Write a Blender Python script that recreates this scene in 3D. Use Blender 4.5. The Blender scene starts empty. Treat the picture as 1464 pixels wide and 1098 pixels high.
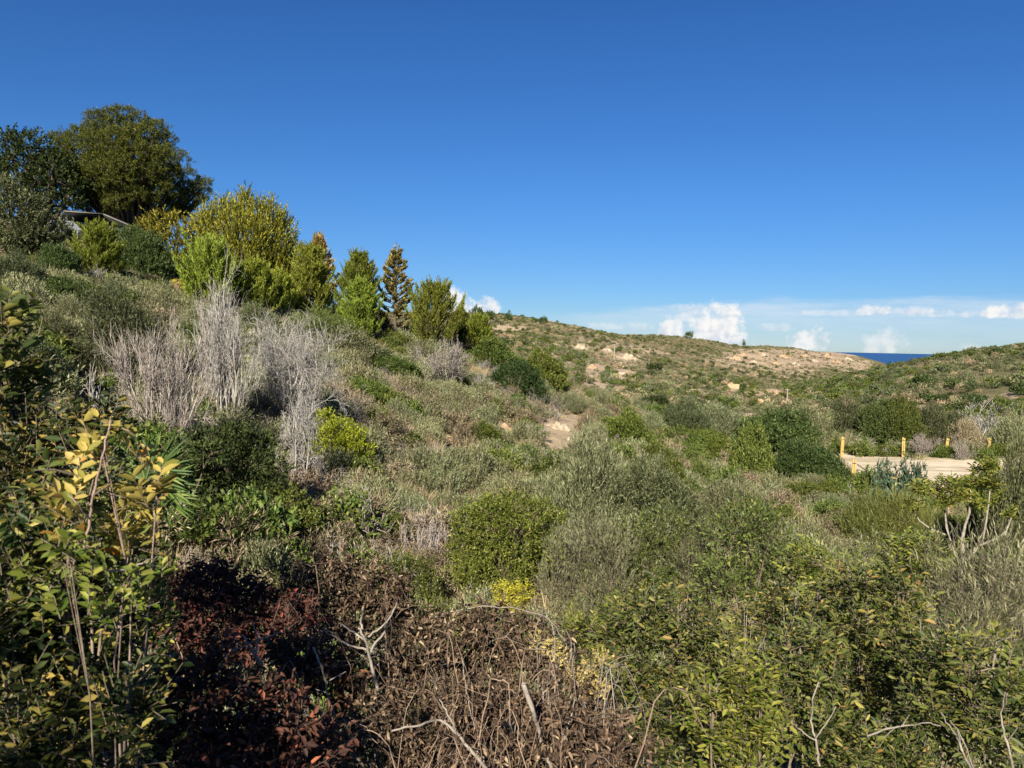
import bpy, math, numpy as np
from mathutils import Matrix, Vector
sc = bpy.context.scene
COL = sc.collection
PI = math.pi
rad = math.radians

# ------------------------------------------------------------------ camera
FPX = 1085.0                       # focal length in photo pixels (1464 wide)
PITCH, ROLL = rad(2.95), rad(1.2)
F = np.array([0, math.cos(PITCH), -math.sin(PITCH)])
U0 = np.array([0, math.sin(PITCH), math.cos(PITCH)])
R0 = np.array([1.0, 0, 0])
RT = math.cos(ROLL)*R0 + math.sin(ROLL)*U0
UP = math.cos(ROLL)*U0 - math.sin(ROLL)*R0

def ray(px, py):
    return F + RT*((px-732)/FPX) - UP*((py-549)/FPX)

def P(px, py, r):
    """world point seen at photo pixel (px,py) at horizontal distance r"""
    d = ray(px, py)
    return d*(r/math.hypot(d[0], d[1]))

def proj(p):
    p = np.asarray(p, float)
    z = p@F
    return 732+FPX*(p@RT)/z, 549-FPX*(p@UP)/z

cam = bpy.data.objects.new('camera', bpy.data.cameras.new('camera'))
COL.objects.link(cam)
cam.matrix_world = Matrix(((RT[0], UP[0], -F[0], 0), (RT[1], UP[1], -F[1], 0), (RT[2], UP[2], -F[2], 0), (0, 0, 0, 1)))
cam.data.sensor_width = 36
cam.data.lens = FPX/1464*36
cam.data.clip_start = 0.05
cam.data.clip_end = 200000
cam.data.dof.use_dof = True
cam.data.dof.focus_distance = 22
cam.data.dof.aperture_fstop = 9
sc.camera = cam

# ------------------------------------------------------------------ noise
def _h(ix, iy, s):
    a = (ix.astype(np.int64)*374761393 + iy.astype(np.int64)*668265263 + s*974711) & 0xffffffff
    a = ((a ^ (a >> 13))*1274126177) & 0xffffffff
    a = ((a ^ (a >> 16))*2246822519) & 0xffffffff
    return ((a ^ (a >> 15)) & 0xffff)/65535.0

def vnoise(x, y, s=0):
    x = np.asarray(x, float); y = np.asarray(y, float)
    ix, iy = np.floor(x), np.floor(y)
    fx, fy = x-ix, y-iy
    fx = fx*fx*(3-2*fx); fy = fy*fy*(3-2*fy)
    a, b = _h(ix, iy, s), _h(ix+1, iy, s)
    c, d = _h(ix, iy+1, s), _h(ix+1, iy+1, s)
    return (a*(1-fx)+b*fx)*(1-fy)+(c*(1-fx)+d*fx)*fy

def fbm(x, y, s=0, o=3):
    v, a, t = 0, 1.0, 0
    for k in range(o):
        v = v+a*vnoise(np.asarray(x)*2**k, np.asarray(y)*2**k, s+k*17); t += a; a *= .5
    return v/t

# ------------------------------------------------------------------ terrain
# columns of the photo: (distance m, height m) or (distance m, photo row where that ground shows)
COLS = {
 -350: [(3,-2.2),(5,-2.6),(8,-2.4),(12,-1.4),(18,.4),(25,2.2),(35,4.6),(45,6.5),(60,8.5),(100,12),(200,16),(400,20),(900,18),(2600,-75)],
 0:    [(3,-2.2),(5,-2.7),(8,-2.9),(12,690),(18,548),(25,466),(35,408),(45,379),(60,6.8),(100,9.5),(200,12),(400,16),(900,15),(2600,-75)],
 150:  [(3,-2.25),(5,-2.9),(8,-3.3),(12,-2.9),(18,612),(25,510),(35,442),(45,405),(60,6.4),(100,8),(200,10),(400,14),(900,15),(2600,-75)],
 300:  [(3,-2.3),(5,-3.1),(8,-3.6),(12,800),(16,702),(22,602),(30,522),(40,458),(50,422),(60,4.2),(100,5),(200,8),(400,14),(900,14),(2600,-75)],
 450:  [(3,-2.4),(5,-3.3),(8,-4.0),(12,-4.1),(18,705),(25,603),(35,515),(45,470),(52,454),(70,2.2),(120,1),(200,5),(400,14),(900,14),(2600,-75)],
 600:  [(3,-2.5),(5,-3.4),(8,-4.1),(12,-4.5),(18,752),(25,655),(35,558),(45,505),(55,482),(70,.9),(100,-1),(200,5),(350,448),(500,13),(900,0),(2600,-75)],
 732:  [(3,-2.5),(5,-3.4),(8,-4.1),(12,-4.6),(18,772),(25,688),(35,606),(48,534),(60,512),(80,-2.2),(120,-2),(200,482),(350,451),(500,9),(900,-5),(2600,-75)],
 800:  [(3,-2.5),(5,-3.4),(8,-4.1),(12,-4.7),(18,785),(25,700),(35,625),(50,573),(70,545),(100,523),(200,482),(330,459.5),(480,6),(900,-10),(2600,-75)],
 900:  [(3,-2.5),(5,-3.4),(8,-4.1),(12,-4.7),(20,-4.9),(40,630),(60,587),(90,556),(150,518),(250,491),(380,476.5),(550,3),(900,-15),(2600,-75)],
 985:  [(3,-2.5),(5,-3.4),(8,-4.1),(12,-4.8),(20,-5),(40,-5.3),(60,595),(100,564),(200,522),(300,497),(410,481),(600,2),(900,-20),(2600,-75)],
 1050: [(3,-2.5),(5,-3.4),(8,-4.2),(12,-4.8),(20,-5.1),(40,-5.4),(60,-5.8),(100,571),(200,534),(300,511),(400,496),(480,489),(650,-2),(900,-20),(2600,-75)],
 1125: [(3,-2.5),(5,-3.4),(8,-4.2),(12,-4.8),(20,-5.3),(40,-5.6),(60,608),(100,579),(150,563),(250,541),(450,505),(600,491),(750,-4),(900,-20),(2600,-75)],
 1200: [(3,-2.5),(5,-3.4),(8,-4.2),(12,-4.9),(20,-5.4),(28,-5.6),(42,-5.6),(60,612),(100,583),(150,554),(185,541),(250,-12),(400,530),(600,510),(720,499),(800,-8),(1200,-30),(2600,-75)],
 1245: [(3,-2.5),(5,-3.4),(8,-4.2),(12,-4.9),(20,-5.4),(28,-5.6),(42,-5.6),(60,-6),(100,576),(150,545),(190,528),(240,-9),(400,-12),(600,518),(800,508),(1200,-35),(2600,-75)],
 1290: [(3,-2.5),(5,-3.4),(8,-4.2),(12,-4.9),(20,-5.4),(28,-5.6),(42,-5.6),(60,-5.9),(100,571),(150,537),(200,515),(260,-7),(400,-12),(600,-9),(800,514),(1200,-35),(2600,-75)],
 1330: [(3,-2.5),(5,-3.4),(8,-4.2),(12,-4.9),(20,-5.4),(28,-5.6),(42,-5.6),(60,-5.7),(100,567),(150,531),(215,506),(280,-5),(400,-20),(800,-40),(2600,-75)],
 1400: [(3,-2.5),(5,-3.4),(8,-4.1),(12,-4.8),(20,-5.2),(28,-5.6),(42,-5.6),(60,-5.5),(100,561),(150,522),(225,497),(300,-3),(400,-15),(800,-40),(2600,-75)],
 1464: [(3,-2.4),(5,-3.2),(8,-3.9),(12,-4.5),(20,-4.9),(28,-5.3),(42,-5.4),(60,-5.2),(100,557),(150,517),(235,490),(300,-1),(400,-12),(800,-40),(2600,-75)],
 1800: [(3,-2.3),(5,-3),(8,-3.5),(12,-4),(20,-4.3),(28,-4.6),(42,-4.6),(60,-4),(100,-2),(150,2),(240,6),(320,2),(500,-8),(800,-30),(2600,-75)],
}
NAZ, NR, RMIN, RMAX = 1320, 400, .9, 2600.0
AZ = np.linspace(-PI, PI, NAZ)
LR = np.linspace(math.log(RMIN), math.log(RMAX), NR)
RR = np.exp(LR)
def _zrow(px, r, py):
    d = ray(px, py); return d[2]/math.hypot(d[0], d[1])*r
caz, prof = [], []
for px, pts in sorted(COLS.items()):
    d = ray(px, 500); caz.append(math.atan2(d[0], d[1]))
    rs = [.9, 1.3, 1.8]+[p[0] for p in pts]
    zs = [-1.65, -1.68, -1.85]+[(_zrow(px, p[0], p[1]) if p[1] > 100 else p[1]) for p in pts]
    prof.append(np.interp(LR, np.log(rs), zs))
prof = np.array(prof)
GZ = np.empty((NAZ, NR))
for j in range(NR):
    GZ[:, j] = np.interp(AZ, caz, prof[:, j])
def blur(a, sig, axis):
    n = int(3*sig+1); k = np.exp(-.5*(np.arange(-n, n+1)/sig)**2); k /= k.sum()
    pad = [(0, 0), (0, 0)]; pad[axis] = (n, n)
    b = np.pad(a, pad, mode='edge'); out = np.zeros_like(a)
    for i, w in enumerate(k):
        out += w*(b[i:i+a.shape[0], :] if axis == 0 else b[:, i:i+a.shape[1]])
    return out
GZ = blur(blur(GZ, 3.0, 1), 6.0, 0)
back = np.clip((np.abs(AZ)-rad(62))/rad(35), 0, 1); back = back*back*(3-2*back)
zback = np.interp(LR, np.log([1, 8, 20, 60, 300, 2600]), [-1.65, -1.65, -1.2, 1, 6, -75])
GZ = GZ*(1-back[:, None])+zback[None, :]*back[:, None]
AA, RG = np.meshgrid(AZ, RR, indexing='ij')
GX, GY = np.sin(AA)*RG, np.cos(AA)*RG
# natural unevenness, growing with distance; none on the road and little on the car park
amp_s = np.clip((RG-3)/12, 0, 1)
lot = np.exp(-(((GX-20)/9)**2+((GY-33)/9)**2)**2)
noise = (fbm(GX/3.1, GY/3.1, 3)-.5)*.5*amp_s*np.clip(1-(RG-90)/200, .3, 1)
noise += (fbm(GX/14, GY/14, 8)-.5)*1.0*np.clip((RG-15)/60, 0, 1)
noise += (fbm(GX/45, GY/45, 5, 4)-.5)*5.0*np.clip((RG-110)/250, 0, 1)
noise += (np.abs(fbm(GX/22, GY/22, 15, 3)-.5))*-3.2*np.clip((RG-110)/200, 0, 1)
GZ = GZ+noise*(1-back[:, None])*(1-lot)
GZ = GZ*(1-lot)+(-5.6)*lot

def tz(x, y):
    x = np.asarray(x, float); y = np.asarray(y, float)
    a = np.arctan2(x, y); lr = np.log(np.maximum(np.hypot(x, y), RMIN))
    fa = (a+PI)/(2*PI)*(NAZ-1); fr = (lr-LR[0])/(LR[1]-LR[0])
    ia = np.clip(fa.astype(int), 0, NAZ-2); ir = np.clip(fr.astype(int), 0, NR-2)
    ta = np.clip(fa-ia, 0, 1); tr = np.clip(fr-ir, 0, 1)
    return (GZ[ia, ir]*(1-ta)+GZ[ia+1, ir]*ta)*(1-tr)+(GZ[ia, ir+1]*(1-ta)+GZ[ia+1, ir+1]*ta)*tr

_RS = np.exp(np.linspace(math.log(1.5), math.log(2500), 2200))
def hit(px, py, rmin=1.5):
    d = ray(px, py); h = math.hypot(d[0], d[1])
    X, Y, Z = d[0]/h*_RS, d[1]/h*_RS, d[2]/h*_RS
    ok = (Z < tz(X, Y)) & (_RS > rmin)
    if not ok.any(): return None
    i = int(np.argmax(ok)); r = _RS[i]
    return np.array([X[i], Y[i], float(tz(X[i], Y[i]))])

def ground_at(px, r):
    d = ray(px, 560); h = math.hypot(d[0], d[1])
    x, y = d[0]/h*r, d[1]/h*r
    return np.array([x, y, float(tz(x, y))])

# bare earth and rock patches: photo pixel centre, pixel radii, strength, hue (0 cream .. 1 orange)
BARE = [(800,616,36,25,1,.15),(812,600,18,10,1,.1),(645,632,18,14,1,.55),(603,631,13,10,1,.2),(722,612,20,9,1,.4),(1012,713,22,11,1,.1),(690,640,10,6,.5,.3),
 (632,806,16,14,.9,.1),(80,470,24,8,.7,.2),(85,520,22,9,.6,.3),
 (778,511,16,8,1,.5),(830,497,14,6,.9,.2),(898,513,18,8,1,.25),(866,500,12,6,.8,.4),(850,530,14,14,1,.45),(893,536,14,9,1,.3),(846,552,12,8,1,.25),(870,556,26,5,.7,.2),
 (860,520,70,34,.45,.5),(815,525,10,6,.9,.5),(726,468,26,5,.8,.3),(985,563,22,6,1,.2),(966,573,14,5,1,.2),(990,560,10,6,1,.15),(1015,575,12,4,.7,.2),
 (945,520,90,30,.28,.5),(880,478,60,12,.2,.4),(1048,552,12,5,1,.7),(1075,598,22,7,1,.45),(1103,562,18,6,1,.7),(1020,555,40,14,.3,.3),
 (1100,513,75,14,.74,.7),(1050,512,16,10,.9,.85),(1175,512,50,11,.76,.7),(1215,521,30,8,.7,.5),(1130,526,44,9,.62,.6),(1160,538,30,6,.4,.5),(1150,538,14,5,.6,.6),
 (1320,586,20,6,.8,.4),(1308,595,6,8,.9,.6),(1410,572,30,5,.6,.5),(1450,565,20,5,.5,.5),(1310,526,16,4,.6,.5),(1265,560,40,10,.25,.4),(1350,560,70,20,.2,.4),(1390,540,60,16,.18,.4),
 (895,620,14,5,.5,.3),(1260,660,40,8,.6,.2)]
def bare_field(x, y, z):
    p = np.stack([x, y, z], -1); dep = p@F
    sx = 732+FPX*(p@RT)/np.maximum(dep, .1); sy = 549-FPX*(p@UP)/np.maximum(dep, .1)
    r = np.hypot(x, y)
    jit = fbm(np.arctan2(x, y)*140, np.log(np.maximum(r, .5))*38, 21, 3)-.5
    b = np.zeros_like(x); hue = np.full_like(x, .3); w = np.full_like(x, 1e-4); hs = hue*w
    for (cx, cy, rx, ry, s, hu) in BARE:
        c = hit(cx, cy)
        if c is None: continue
        rc = math.hypot(c[0], c[1])
        near = np.abs(np.log(np.maximum(r, .1)/rc)) < .8
        q = ((sx-cx)/rx)**2+((sy-cy)/ry)**2
        v = np.clip((1.45-q+jit*2.2)*1.6, 0, 1)*s*near*(dep > 0)
        b = np.maximum(b, v); w = w+v; hs = hs+v*hu
    return b, hs/w

# ------------------------------------------------------------------ mesh tools
def nz(a):
    return a/np.maximum(np.linalg.norm(a, axis=-1, keepdims=True), 1e-9)

def qmesh(name, V, Q, mats, mi=None, smooth=False):
    me = bpy.data.meshes.new(name)
    V = np.asarray(V, np.float32); Q = np.asarray(Q, np.int32)
    me.vertices.add(len(V)); me.vertices.foreach_set('co', V.ravel())
    me.loops.add(Q.size); me.loops.foreach_set('vertex_index', Q.ravel())
    me.polygons.add(len(Q)); me.polygons.foreach_set('loop_start', np.arange(0, Q.size, Q.shape[1], dtype=np.int32))
    for m in (mats if isinstance(mats, (list, tuple)) else [mats]): me.materials.append(m)
    if mi is not None: me.polygons.foreach_set('material_index', np.asarray(mi, np.int32))
    if smooth: me.polygons.foreach_set('use_smooth', np.ones(len(Q), bool))
    me.update(calc_edges=True)
    return me

def cat(parts):
    Vs, Qs, o = [], [], 0
    for V, Q in parts:
        Vs.append(V); Qs.append(Q+o); o += len(V)
    return np.concatenate(Vs), np.concatenate(Qs)

def leaves(pos, dr, nr, L, W, six=False, fold=.25, curl=.15):
    n = len(pos); t = nz(dr); s = nz(np.cross(t, nr)); k = np.cross(s, t)
    L = np.broadcast_to(np.asarray(L, float), (n,))[:, None]; W = np.broadcast_to(np.asarray(W, float), (n,))[:, None]
    if not six:
        V = np.stack([pos, pos+t*L*.45+s*W*.5, pos+t*L-k*L*curl, pos+t*L*.45-s*W*.5], 1).reshape(-1, 3)
        Q = np.arange(n*4).reshape(n, 4)
        return V, Q
    V = np.stack([pos, pos+t*L*.28+s*W*.42+k*W*fold, pos+t*L*.68+s*W*.46+k*(W*fold-L*curl*.5), pos+t*L-k*L*curl,
                  pos+t*L*.68-s*W*.46+k*(W*fold-L*curl*.5), pos+t*L*.28-s*W*.42+k*W*fold], 1).reshape(-1, 3)
    b = np.arange(n)[:, None]*6
    Q = np.concatenate([b+np.array([0, 1, 2, 3]), b+np.array([0, 3, 4, 5])], 0)
    return V, Q

def segs(A, B, ra, rb, n=3):
    A = np.asarray(A, float); B = np.asarray(B, float); m = len(A)
    ra = np.broadcast_to(np.asarray(ra, float), (m,)); rb = np.broadcast_to(np.asarray(rb, float), (m,))
    t = nz(B-A); ref = np.where(np.abs(t[:, 2:3]) > .9, np.array([[1., 0, 0]]), np.array([[0, 0, 1.]]))
    u = nz(np.cross(t, ref)); v = np.cross(t, u)
    V = np.empty((m, 2*n, 3))
    for i in range(n):
        a = 2*PI*i/n; d = u*math.cos(a)+v*math.sin(a)
        V[:, i] = A+d*ra[:, None]; V[:, n+i] = B+d*rb[:, None]
    q = np.array([[i, (i+1) % n, n+(i+1) % n, n+i] for i in range(n)])
    Q = (np.arange(m)[:, None, None]*2*n+q[None]).reshape(-1, 4)
    return V.reshape(-1, 3), Q

def rnd_unit(g, n):
    return nz(g.normal(size=(n, 3)))

def tube_path(pts, r0, r1, n=5):
    pts = np.asarray(pts, float); m = len(pts)
    rr = np.linspace(r0, r1, m)
    t = np.gradient(pts, axis=0); t = nz(t)
    ref = np.array([1., 0, 0]) if abs(t[:, 2]).mean() > .8 else np.array([0, 0, 1.])
    u = nz(np.cross(t, ref[None])); v = np.cross(t, u)
    V = np.stack([pts+(u*math.cos(2*PI*i/n)+v*math.sin(2*PI*i/n))*rr[:, None] for i in range(n)], 1).reshape(-1, 3)
    Q = np.array([[j*n+i, j*n+(i+1) % n, (j+1)*n+(i+1) % n, (j+1)*n+i] for j in range(m-1) for i in range(n)])
    return V, Q

# recursive twig growth ------------------------------------------------
def grow(g, starts, dirs, L0, r0, levels, kids, lr=.62, ang=.6, up=.25, wander=.18, nseg=4, rmin=.003, droop=0.0, spread=(.25, 1.0), arch=0.0):
    """returns segment arrays A,B,ra,rb and the tips (pos, dir)"""
    SA, SB, Ra, Rb, TP, TD = [], [], [], [], [], []
    cur = [(np.asarray(s, float), nz(np.asarray(d, float)), L0*g.uniform(.8, 1.15), r0) for s, d in zip(starts, dirs)]
    for lv in range(levels):
        nxt = []
        for (p, d, L, r) in cur:
            pts = [p]; dd = d; sl = L/nseg
            ds = [d]
            for k in range(nseg):
                u = up*(1-k/nseg)*(1 if lv < 2 else max(0, 1-arch*2)) - droop*(k/nseg)*(1 if lv > 0 else .4) - (arch if lv >= 2 else 0)*(.3+k/nseg)
                dd = dd+g.normal(size=3)*wander+np.array([0, 0, u])
                dd = dd/np.linalg.norm(dd)
                pts.append(pts[-1]+dd*sl); ds.append(dd)
            for k in range(nseg):
                SA.append(pts[k]); SB.append(pts[k+1])
                Ra.append(max(rmin, r*(1-.6*k/nseg))); Rb.append(max(rmin*.8, r*(1-.6*(k+1)/nseg)))
            if lv == levels-1:
                TP.append(pts[-1]); TD.append(ds[-1])
            else:
                for c in range(kids[lv]):
                    f = g.uniform(*spread)*nseg; k = min(int(f), nseg-1); fr = f-k
                    q = pts[k]*(1-fr)+pts[k+1]*fr
                    a = g.normal(size=3); a -= a.dot(ds[k])*ds[k]; a /= np.linalg.norm(a)+1e-9
                    nd = ds[k]*math.cos(ang)+a*math.sin(ang)
                    nxt.append((q, nd, L*lr*g.uniform(.6, 1.2), max(rmin, r*.55)))
        cur = nxt
    return np.array(SA), np.array(SB), np.array(Ra), np.array(Rb), np.array(TP), np.array(TD)

# lobed crowns -----------------------------------------------------------
def dome_lobes(g, w, d, h, n, low=.12, size=(.2, .34), top=1.0):
    L = []; n = int(n*1.7); size = (size[0]*.6, size[1]*.95)
    for i in range(n):
        a = i*2.39996+g.uniform(-.4, .4); q = math.sqrt((i+.5)/n)
        s = g.uniform(*size)
        jq = g.uniform(.8, 1.18); x, y = math.cos(a)*q*jq*(w/2)*(1-s*.9), math.sin(a)*q*jq*(d/2)*(1-s*.9)
        zc = h*(low+(top-low)*math.sqrt(max(0, 1-q*q*.92))*g.uniform(.42, 1.05))-s*min(w, h)*.55
        rr = s*min(w, 1.4*h)*.85
        L.append((x, y, max(zc, h*low*.6+rr*.4), rr*g.uniform(.9, 1.25), rr*g.uniform(.9, 1.25), rr*g.uniform(.7, 1.0)))
    return np.array(L)

def fit(V, w, h, base=None):
    """scale a crown so that its outline measures w by h"""
    return V

def crown(g, lobes, ntw, tw, nl, L, W, upb=.5, noise=.5, pin=False, six=False, under=-.45, shell=(.72, 1.06), ljit=.35, spreadang=.8, fold=.25, curl=.15, droopleaf=0.0, ragged=.24):
    lobes = np.asarray(lobes, float)
    area = lobes[:, 3]*lobes[:, 4]+lobes[:, 5]*lobes[:, 3]; pr = area/area.sum()
    P_, D_ = [], []
    need = ntw
    for _ in range(6):
        k = g.choice(len(lobes), size=int(need*1.6)+8, p=pr)
        v = rnd_unit(g, len(k)); lo = lobes[k]
        # lumpy radius
        lump = 1+.22*np.sin(v[:, 0]*5+k*1.7)*np.sin(v[:, 1]*6+k)+.12*np.sin(v[:, 2]*9+k*3.1)
        pos = lo[:, :3]+v*lo[:, 3:6]*(g.uniform(shell[0]**3, shell[1]**3, len(k))**(1/3)*lump)[:, None]
        stray = g.random(len(k)) < ragged
        pos = np.where(stray[:, None], lo[:, :3]+(pos-lo[:, :3])*g.uniform(1.08, 1.42, len(k))[:, None], pos)
        ok = v[:, 2] > under-.3*g.random(len(k))
        inside = np.zeros(len(k), bool)
        for j in range(len(lobes)):
            q = (((pos-lobes[j, :3])/lobes[j, 3:6])**2).sum(1)
            inside |= (q < .55) & (k != j)
        ok &= ~inside
        ok &= pos[:, 2] > .01
        P_.append(pos[ok]); D_.append((v*np.array([1, 1, 1]))[ok])
        need -= ok.sum()
        if need <= 0: break
    pos = np.concatenate(P_)[:ntw]; v = np.concatenate(D_)[:ntw]; n = len(pos)
    d = nz(v*.8+np.array([0, 0, upb])+g.normal(size=(n, 3))*noise)
    tl = tw*g.uniform(.6, 1.3, n)
    start = pos-d*tl[:, None]*.5
    # leaves along twigs
    t = (np.arange(nl)+.5)/nl
    p = start[:, None, :]+d[:, None, :]*(tl[:, None, None]*t[None, :, None])
    sidev = nz(np.cross(d, np.array([0, 0, 1.])+g.normal(size=(n, 3))*.25))
    if pin:
        sg = np.where(np.arange(nl) % 2 == 0, 1.0, -1.0)[None, :, None]
        ld = d[:, None, :]*.55+sidev[:, None, :]*sg*.85+g.normal(size=(n, nl, 3))*.18
        nv = np.cross(sidev, d); nv *= np.sign(nv[:, 2:3]+1e-6)
        ln = nv[:, None, :]+g.normal(size=(n, nl, 3))*.25
    else:
        ld = d[:, None, :]*(1.0)+nz(g.normal(size=(n, nl, 3)))*spreadang
        ln = np.array([0, 0, 1.])+g.normal(size=(n, nl, 3))*.6
    ld = ld-np.array([0, 0, droopleaf])
    p = p.reshape(-1, 3); ld = ld.reshape(-1, 3); ln = np.broadcast_to(ln, (n, nl, 3)).reshape(-1, 3)
    m = len(p); LL = L*g.uniform(1-ljit, 1+ljit, m)
    V, Q = leaves(p, ld, ln, LL, W*LL/L, six, fold, curl)
    return V, Q, (start, start+d*tl[:, None])

def stems_for(g, lobes, r0=.02, r1=.006, sub=4, every=1, base_spread=.08, pts=6, twigs=None, twr=.0022):
    parts = []
    for li, lo in enumerate(lobes):
        if li % every: continue
        b = np.array([g.normal()*base_spread, g.normal()*base_spread, -.05])
        c = lo[:3]; mid = (b+c)/2; mid[2] *= .85; mid[:2] = mid[:2]*.75+g.normal(size=2)*.05*np.linalg.norm(c)
        t = np.linspace(0, 1, pts)[:, None]
        path = b*(1-t)**2+2*mid*t*(1-t)+c*t*t
        path[1:-1] += g.normal(size=(pts-2, 3))*.015*np.linalg.norm(c)
        rs = r0*g.uniform(.6, 1.1)
        parts.append(tube_path(path, rs, r1, 5))
        for k in range(sub):
            v = rnd_unit(g, 1)[0]; v[2] = abs(v[2])*.7+.1
            e = c+v*lo[3:6]*.95
            m2 = (c+e)/2+g.normal(size=3)*.06*np.linalg.norm(e-c)
            s = path[-2] if k % 2 else path[-1]
            parts.append(tube_path(np.array([s, m2, e]), r1, r1*.4, 4))
    if twigs is not None:
        A, B = twigs
        parts.append(segs(A, B, twr, twr*.7, 3))
    return cat(parts)

def box(cx, cy, cz, sx, sy, sz):
    x, y, z = sx/2, sy/2, sz/2
    V = np.array([(-x,-y,-z),(x,-y,-z),(x,y,-z),(-x,y,-z),(-x,-y,z),(x,-y,z),(x,y,z),(-x,y,z)])+np.array([cx, cy, cz])
    Q = np.array([(0,3,2,1),(4,5,6,7),(0,1,5,4),(1,2,6,5),(2,3,7,6),(3,0,4,7)])
    return V, Q

# ------------------------------------------------------------------ materials
def newmat(name):
    m = bpy.data.materials.new(name); m.use_nodes = True
    nt = m.node_tree; nt.nodes.clear()
    out = nt.nodes.new('ShaderNodeOutputMaterial')
    return m, nt, out

def ramp(nt, stops, inp):
    r = nt.nodes.new('ShaderNodeValToRGB')
    el = r.color_ramp.elements
    while len(el) < len(stops): el.new(.5)
    for e, (p, c) in zip(el, stops):
        e.position = p; e.color = (*c, 1)
    nt.links.new(inp, r.inputs[0]); return r.outputs[0]

def leafm(name, stops, transl=.28, rough=.5, spec=.25, objvar=.28, huevar=.02, gain=1.33):
    stops = [(p, tuple(min(.75, v*gain) for v in c)) for p, c in stops]
    m, nt, out = newmat(name); N, K = nt.nodes.new, nt.links.new
    ge = N('ShaderNodeNewGeometry'); ob = N('ShaderNodeObjectInfo')
    c = ramp(nt, stops, ge.outputs['Random Per Island'])
    hs = N('ShaderNodeHueSaturation')
    mr = N('ShaderNodeMapRange'); mr.inputs['To Min'].default_value = 1-objvar; mr.inputs['To Max'].default_value = 1+objvar
    K(ob.outputs['Random'], mr.inputs['Value']); K(mr.outputs[0], hs.inputs['Value'])
    w = N('ShaderNodeMath'); w.operation = 'MULTIPLY'; w.inputs[1].default_value = 7.31; K(ob.outputs['Random'], w.inputs[0])
    fr = N('ShaderNodeMath'); fr.operation = 'FRACT'; K(w.outputs[0], fr.inputs[0])
    mh = N('ShaderNodeMapRange'); mh.inputs['To Min'].default_value = .5-huevar; mh.inputs['To Max'].default_value = .5+huevar
    K(fr.outputs[0], mh.inputs['Value']); K(mh.outputs[0], hs.inputs['Hue'])
    K(c, hs.inputs['Color'])
    b = N('ShaderNodeBsdfPrincipled'); b.inputs['Roughness'].default_value = rough
    b.inputs['Specular IOR Level'].default_value = spec
    K(hs.outputs[0], b.inputs['Base Color'])
    if transl > 0:
        t = N('ShaderNodeBsdfTranslucent'); K(hs.outputs[0], t.inputs['Color'])
        mx = N('ShaderNodeMixShader'); mx.inputs[0].default_value = transl
        K(b.outputs[0], mx.inputs[1]); K(t.outputs[0], mx.inputs[2]); K(mx.outputs[0], out.inputs[0])
    else:
        K(b.outputs[0], out.inputs[0])
    return m

def solidm(name, c1, c2, scale=8, rough=.8, bump=.3, spec=.2, stretch=(1, 1, 1)):
    m, nt, out = newmat(name); N, K = nt.nodes.new, nt.links.new
    tc = N('ShaderNodeTexCoord'); mp = N('ShaderNodeMapping'); mp.inputs['Scale'].default_value = stretch
    K(tc.outputs['Object'], mp.inputs[0])
    n = N('ShaderNodeTexNoise'); n.inputs['Scale'].default_value = scale; n.inputs['Detail'].default_value = 6; n.inputs['Roughness'].default_value = .65
    K(mp.outputs[0], n.inputs['Vector'])
    c = ramp(nt, [(.3, c1), (.7, c2)], n.outputs[0])
    b = N('ShaderNodeBsdfPrincipled'); b.inputs['Roughness'].default_value = rough; b.inputs['Specular IOR Level'].default_value = spec
    K(c, b.inputs['Base Color'])
    bp = N('ShaderNodeBump'); bp.inputs['Strength'].default_value = bump; bp.inputs['Distance'].default_value = .05
    K(n.outputs[0], bp.inputs['Height']); K(bp.outputs[0], b.inputs['Normal'])
    K(b.outputs[0], out.inputs[0]); return m

M = {}
M['mastic'] = leafm('mastic_leaf', [(0, (.035, .055, .012)), (.45, (.075, .105, .02)), (.8, (.12, .15, .03)), (1, (.19, .20, .05))])
M['darkgreen'] = leafm('dark_leaf', [(0, (.022, .04, .012)), (.5, (.045, .07, .018)), (1, (.09, .12, .035))])
M['bright'] = leafm('bright_leaf', [(0, (.07, .10, .015)), (.5, (.14, .19, .025)), (1, (.24, .27, .05))])
M['broomg'] = leafm('broom_green', [(0, (.055, .072, .018)), (.5, (.105, .128, .028)), (1, (.19, .205, .065))])
M['midgreen'] = leafm('fresh_leaf', [(0, (.04, .06, .012)), (.5, (.09, .125, .02)), (.85, (.15, .185, .03)), (1, (.25, .25, .07))])
M['acid'] = leafm('acid_leaf', [(0, (.14, .16, .012)), (.5, (.27, .28, .02)), (1, (.40, .38, .04))], transl=.35)
M['olive'] = leafm('grey_green_leaf', [(0, (.085, .095, .042)), (.5, (.16, .17, .08)), (1, (.27, .27, .15))], transl=.2)
M['olivedark'] = leafm('dim_grey_leaf', [(0, (.04, .05, .02)), (.5, (.085, .10, .042)), (1, (.16, .17, .08))], transl=.2)
M['glauc'] = leafm('blue_green_leaf', [(0, (.03, .055, .032)), (.5, (.06, .095, .055)), (1, (.12, .165, .10))], transl=.2)
M['straw'] = leafm('dry_straw', [(0, (.19, .14, .075)), (.5, (.33, .26, .15)), (1, (.50, .42, .28))], transl=.25, spec=.1)
M['grassgreen'] = leafm('dull_grass', [(0, (.10, .12, .04)), (.5, (.19, .20, .085)), (1, (.33, .31, .16))], transl=.25, spec=.1)
M['brownscrub'] = leafm('brown_scrub', [(0, (.10, .08, .045)), (.5, (.185, .15, .09)), (1, (.31, .26, .17))], transl=.1, spec=.1)
M['pine'] = leafm('pine_needle', [(0, (.09, .115, .015)), (.5, (.175, .21, .025)), (1, (.28, .30, .05))], transl=.3)
M['pinebig'] = leafm('old_pine_needle', [(0, (.038, .05, .012)), (.5, (.08, .092, .018)), (1, (.15, .15, .028))], transl=.25)
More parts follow.
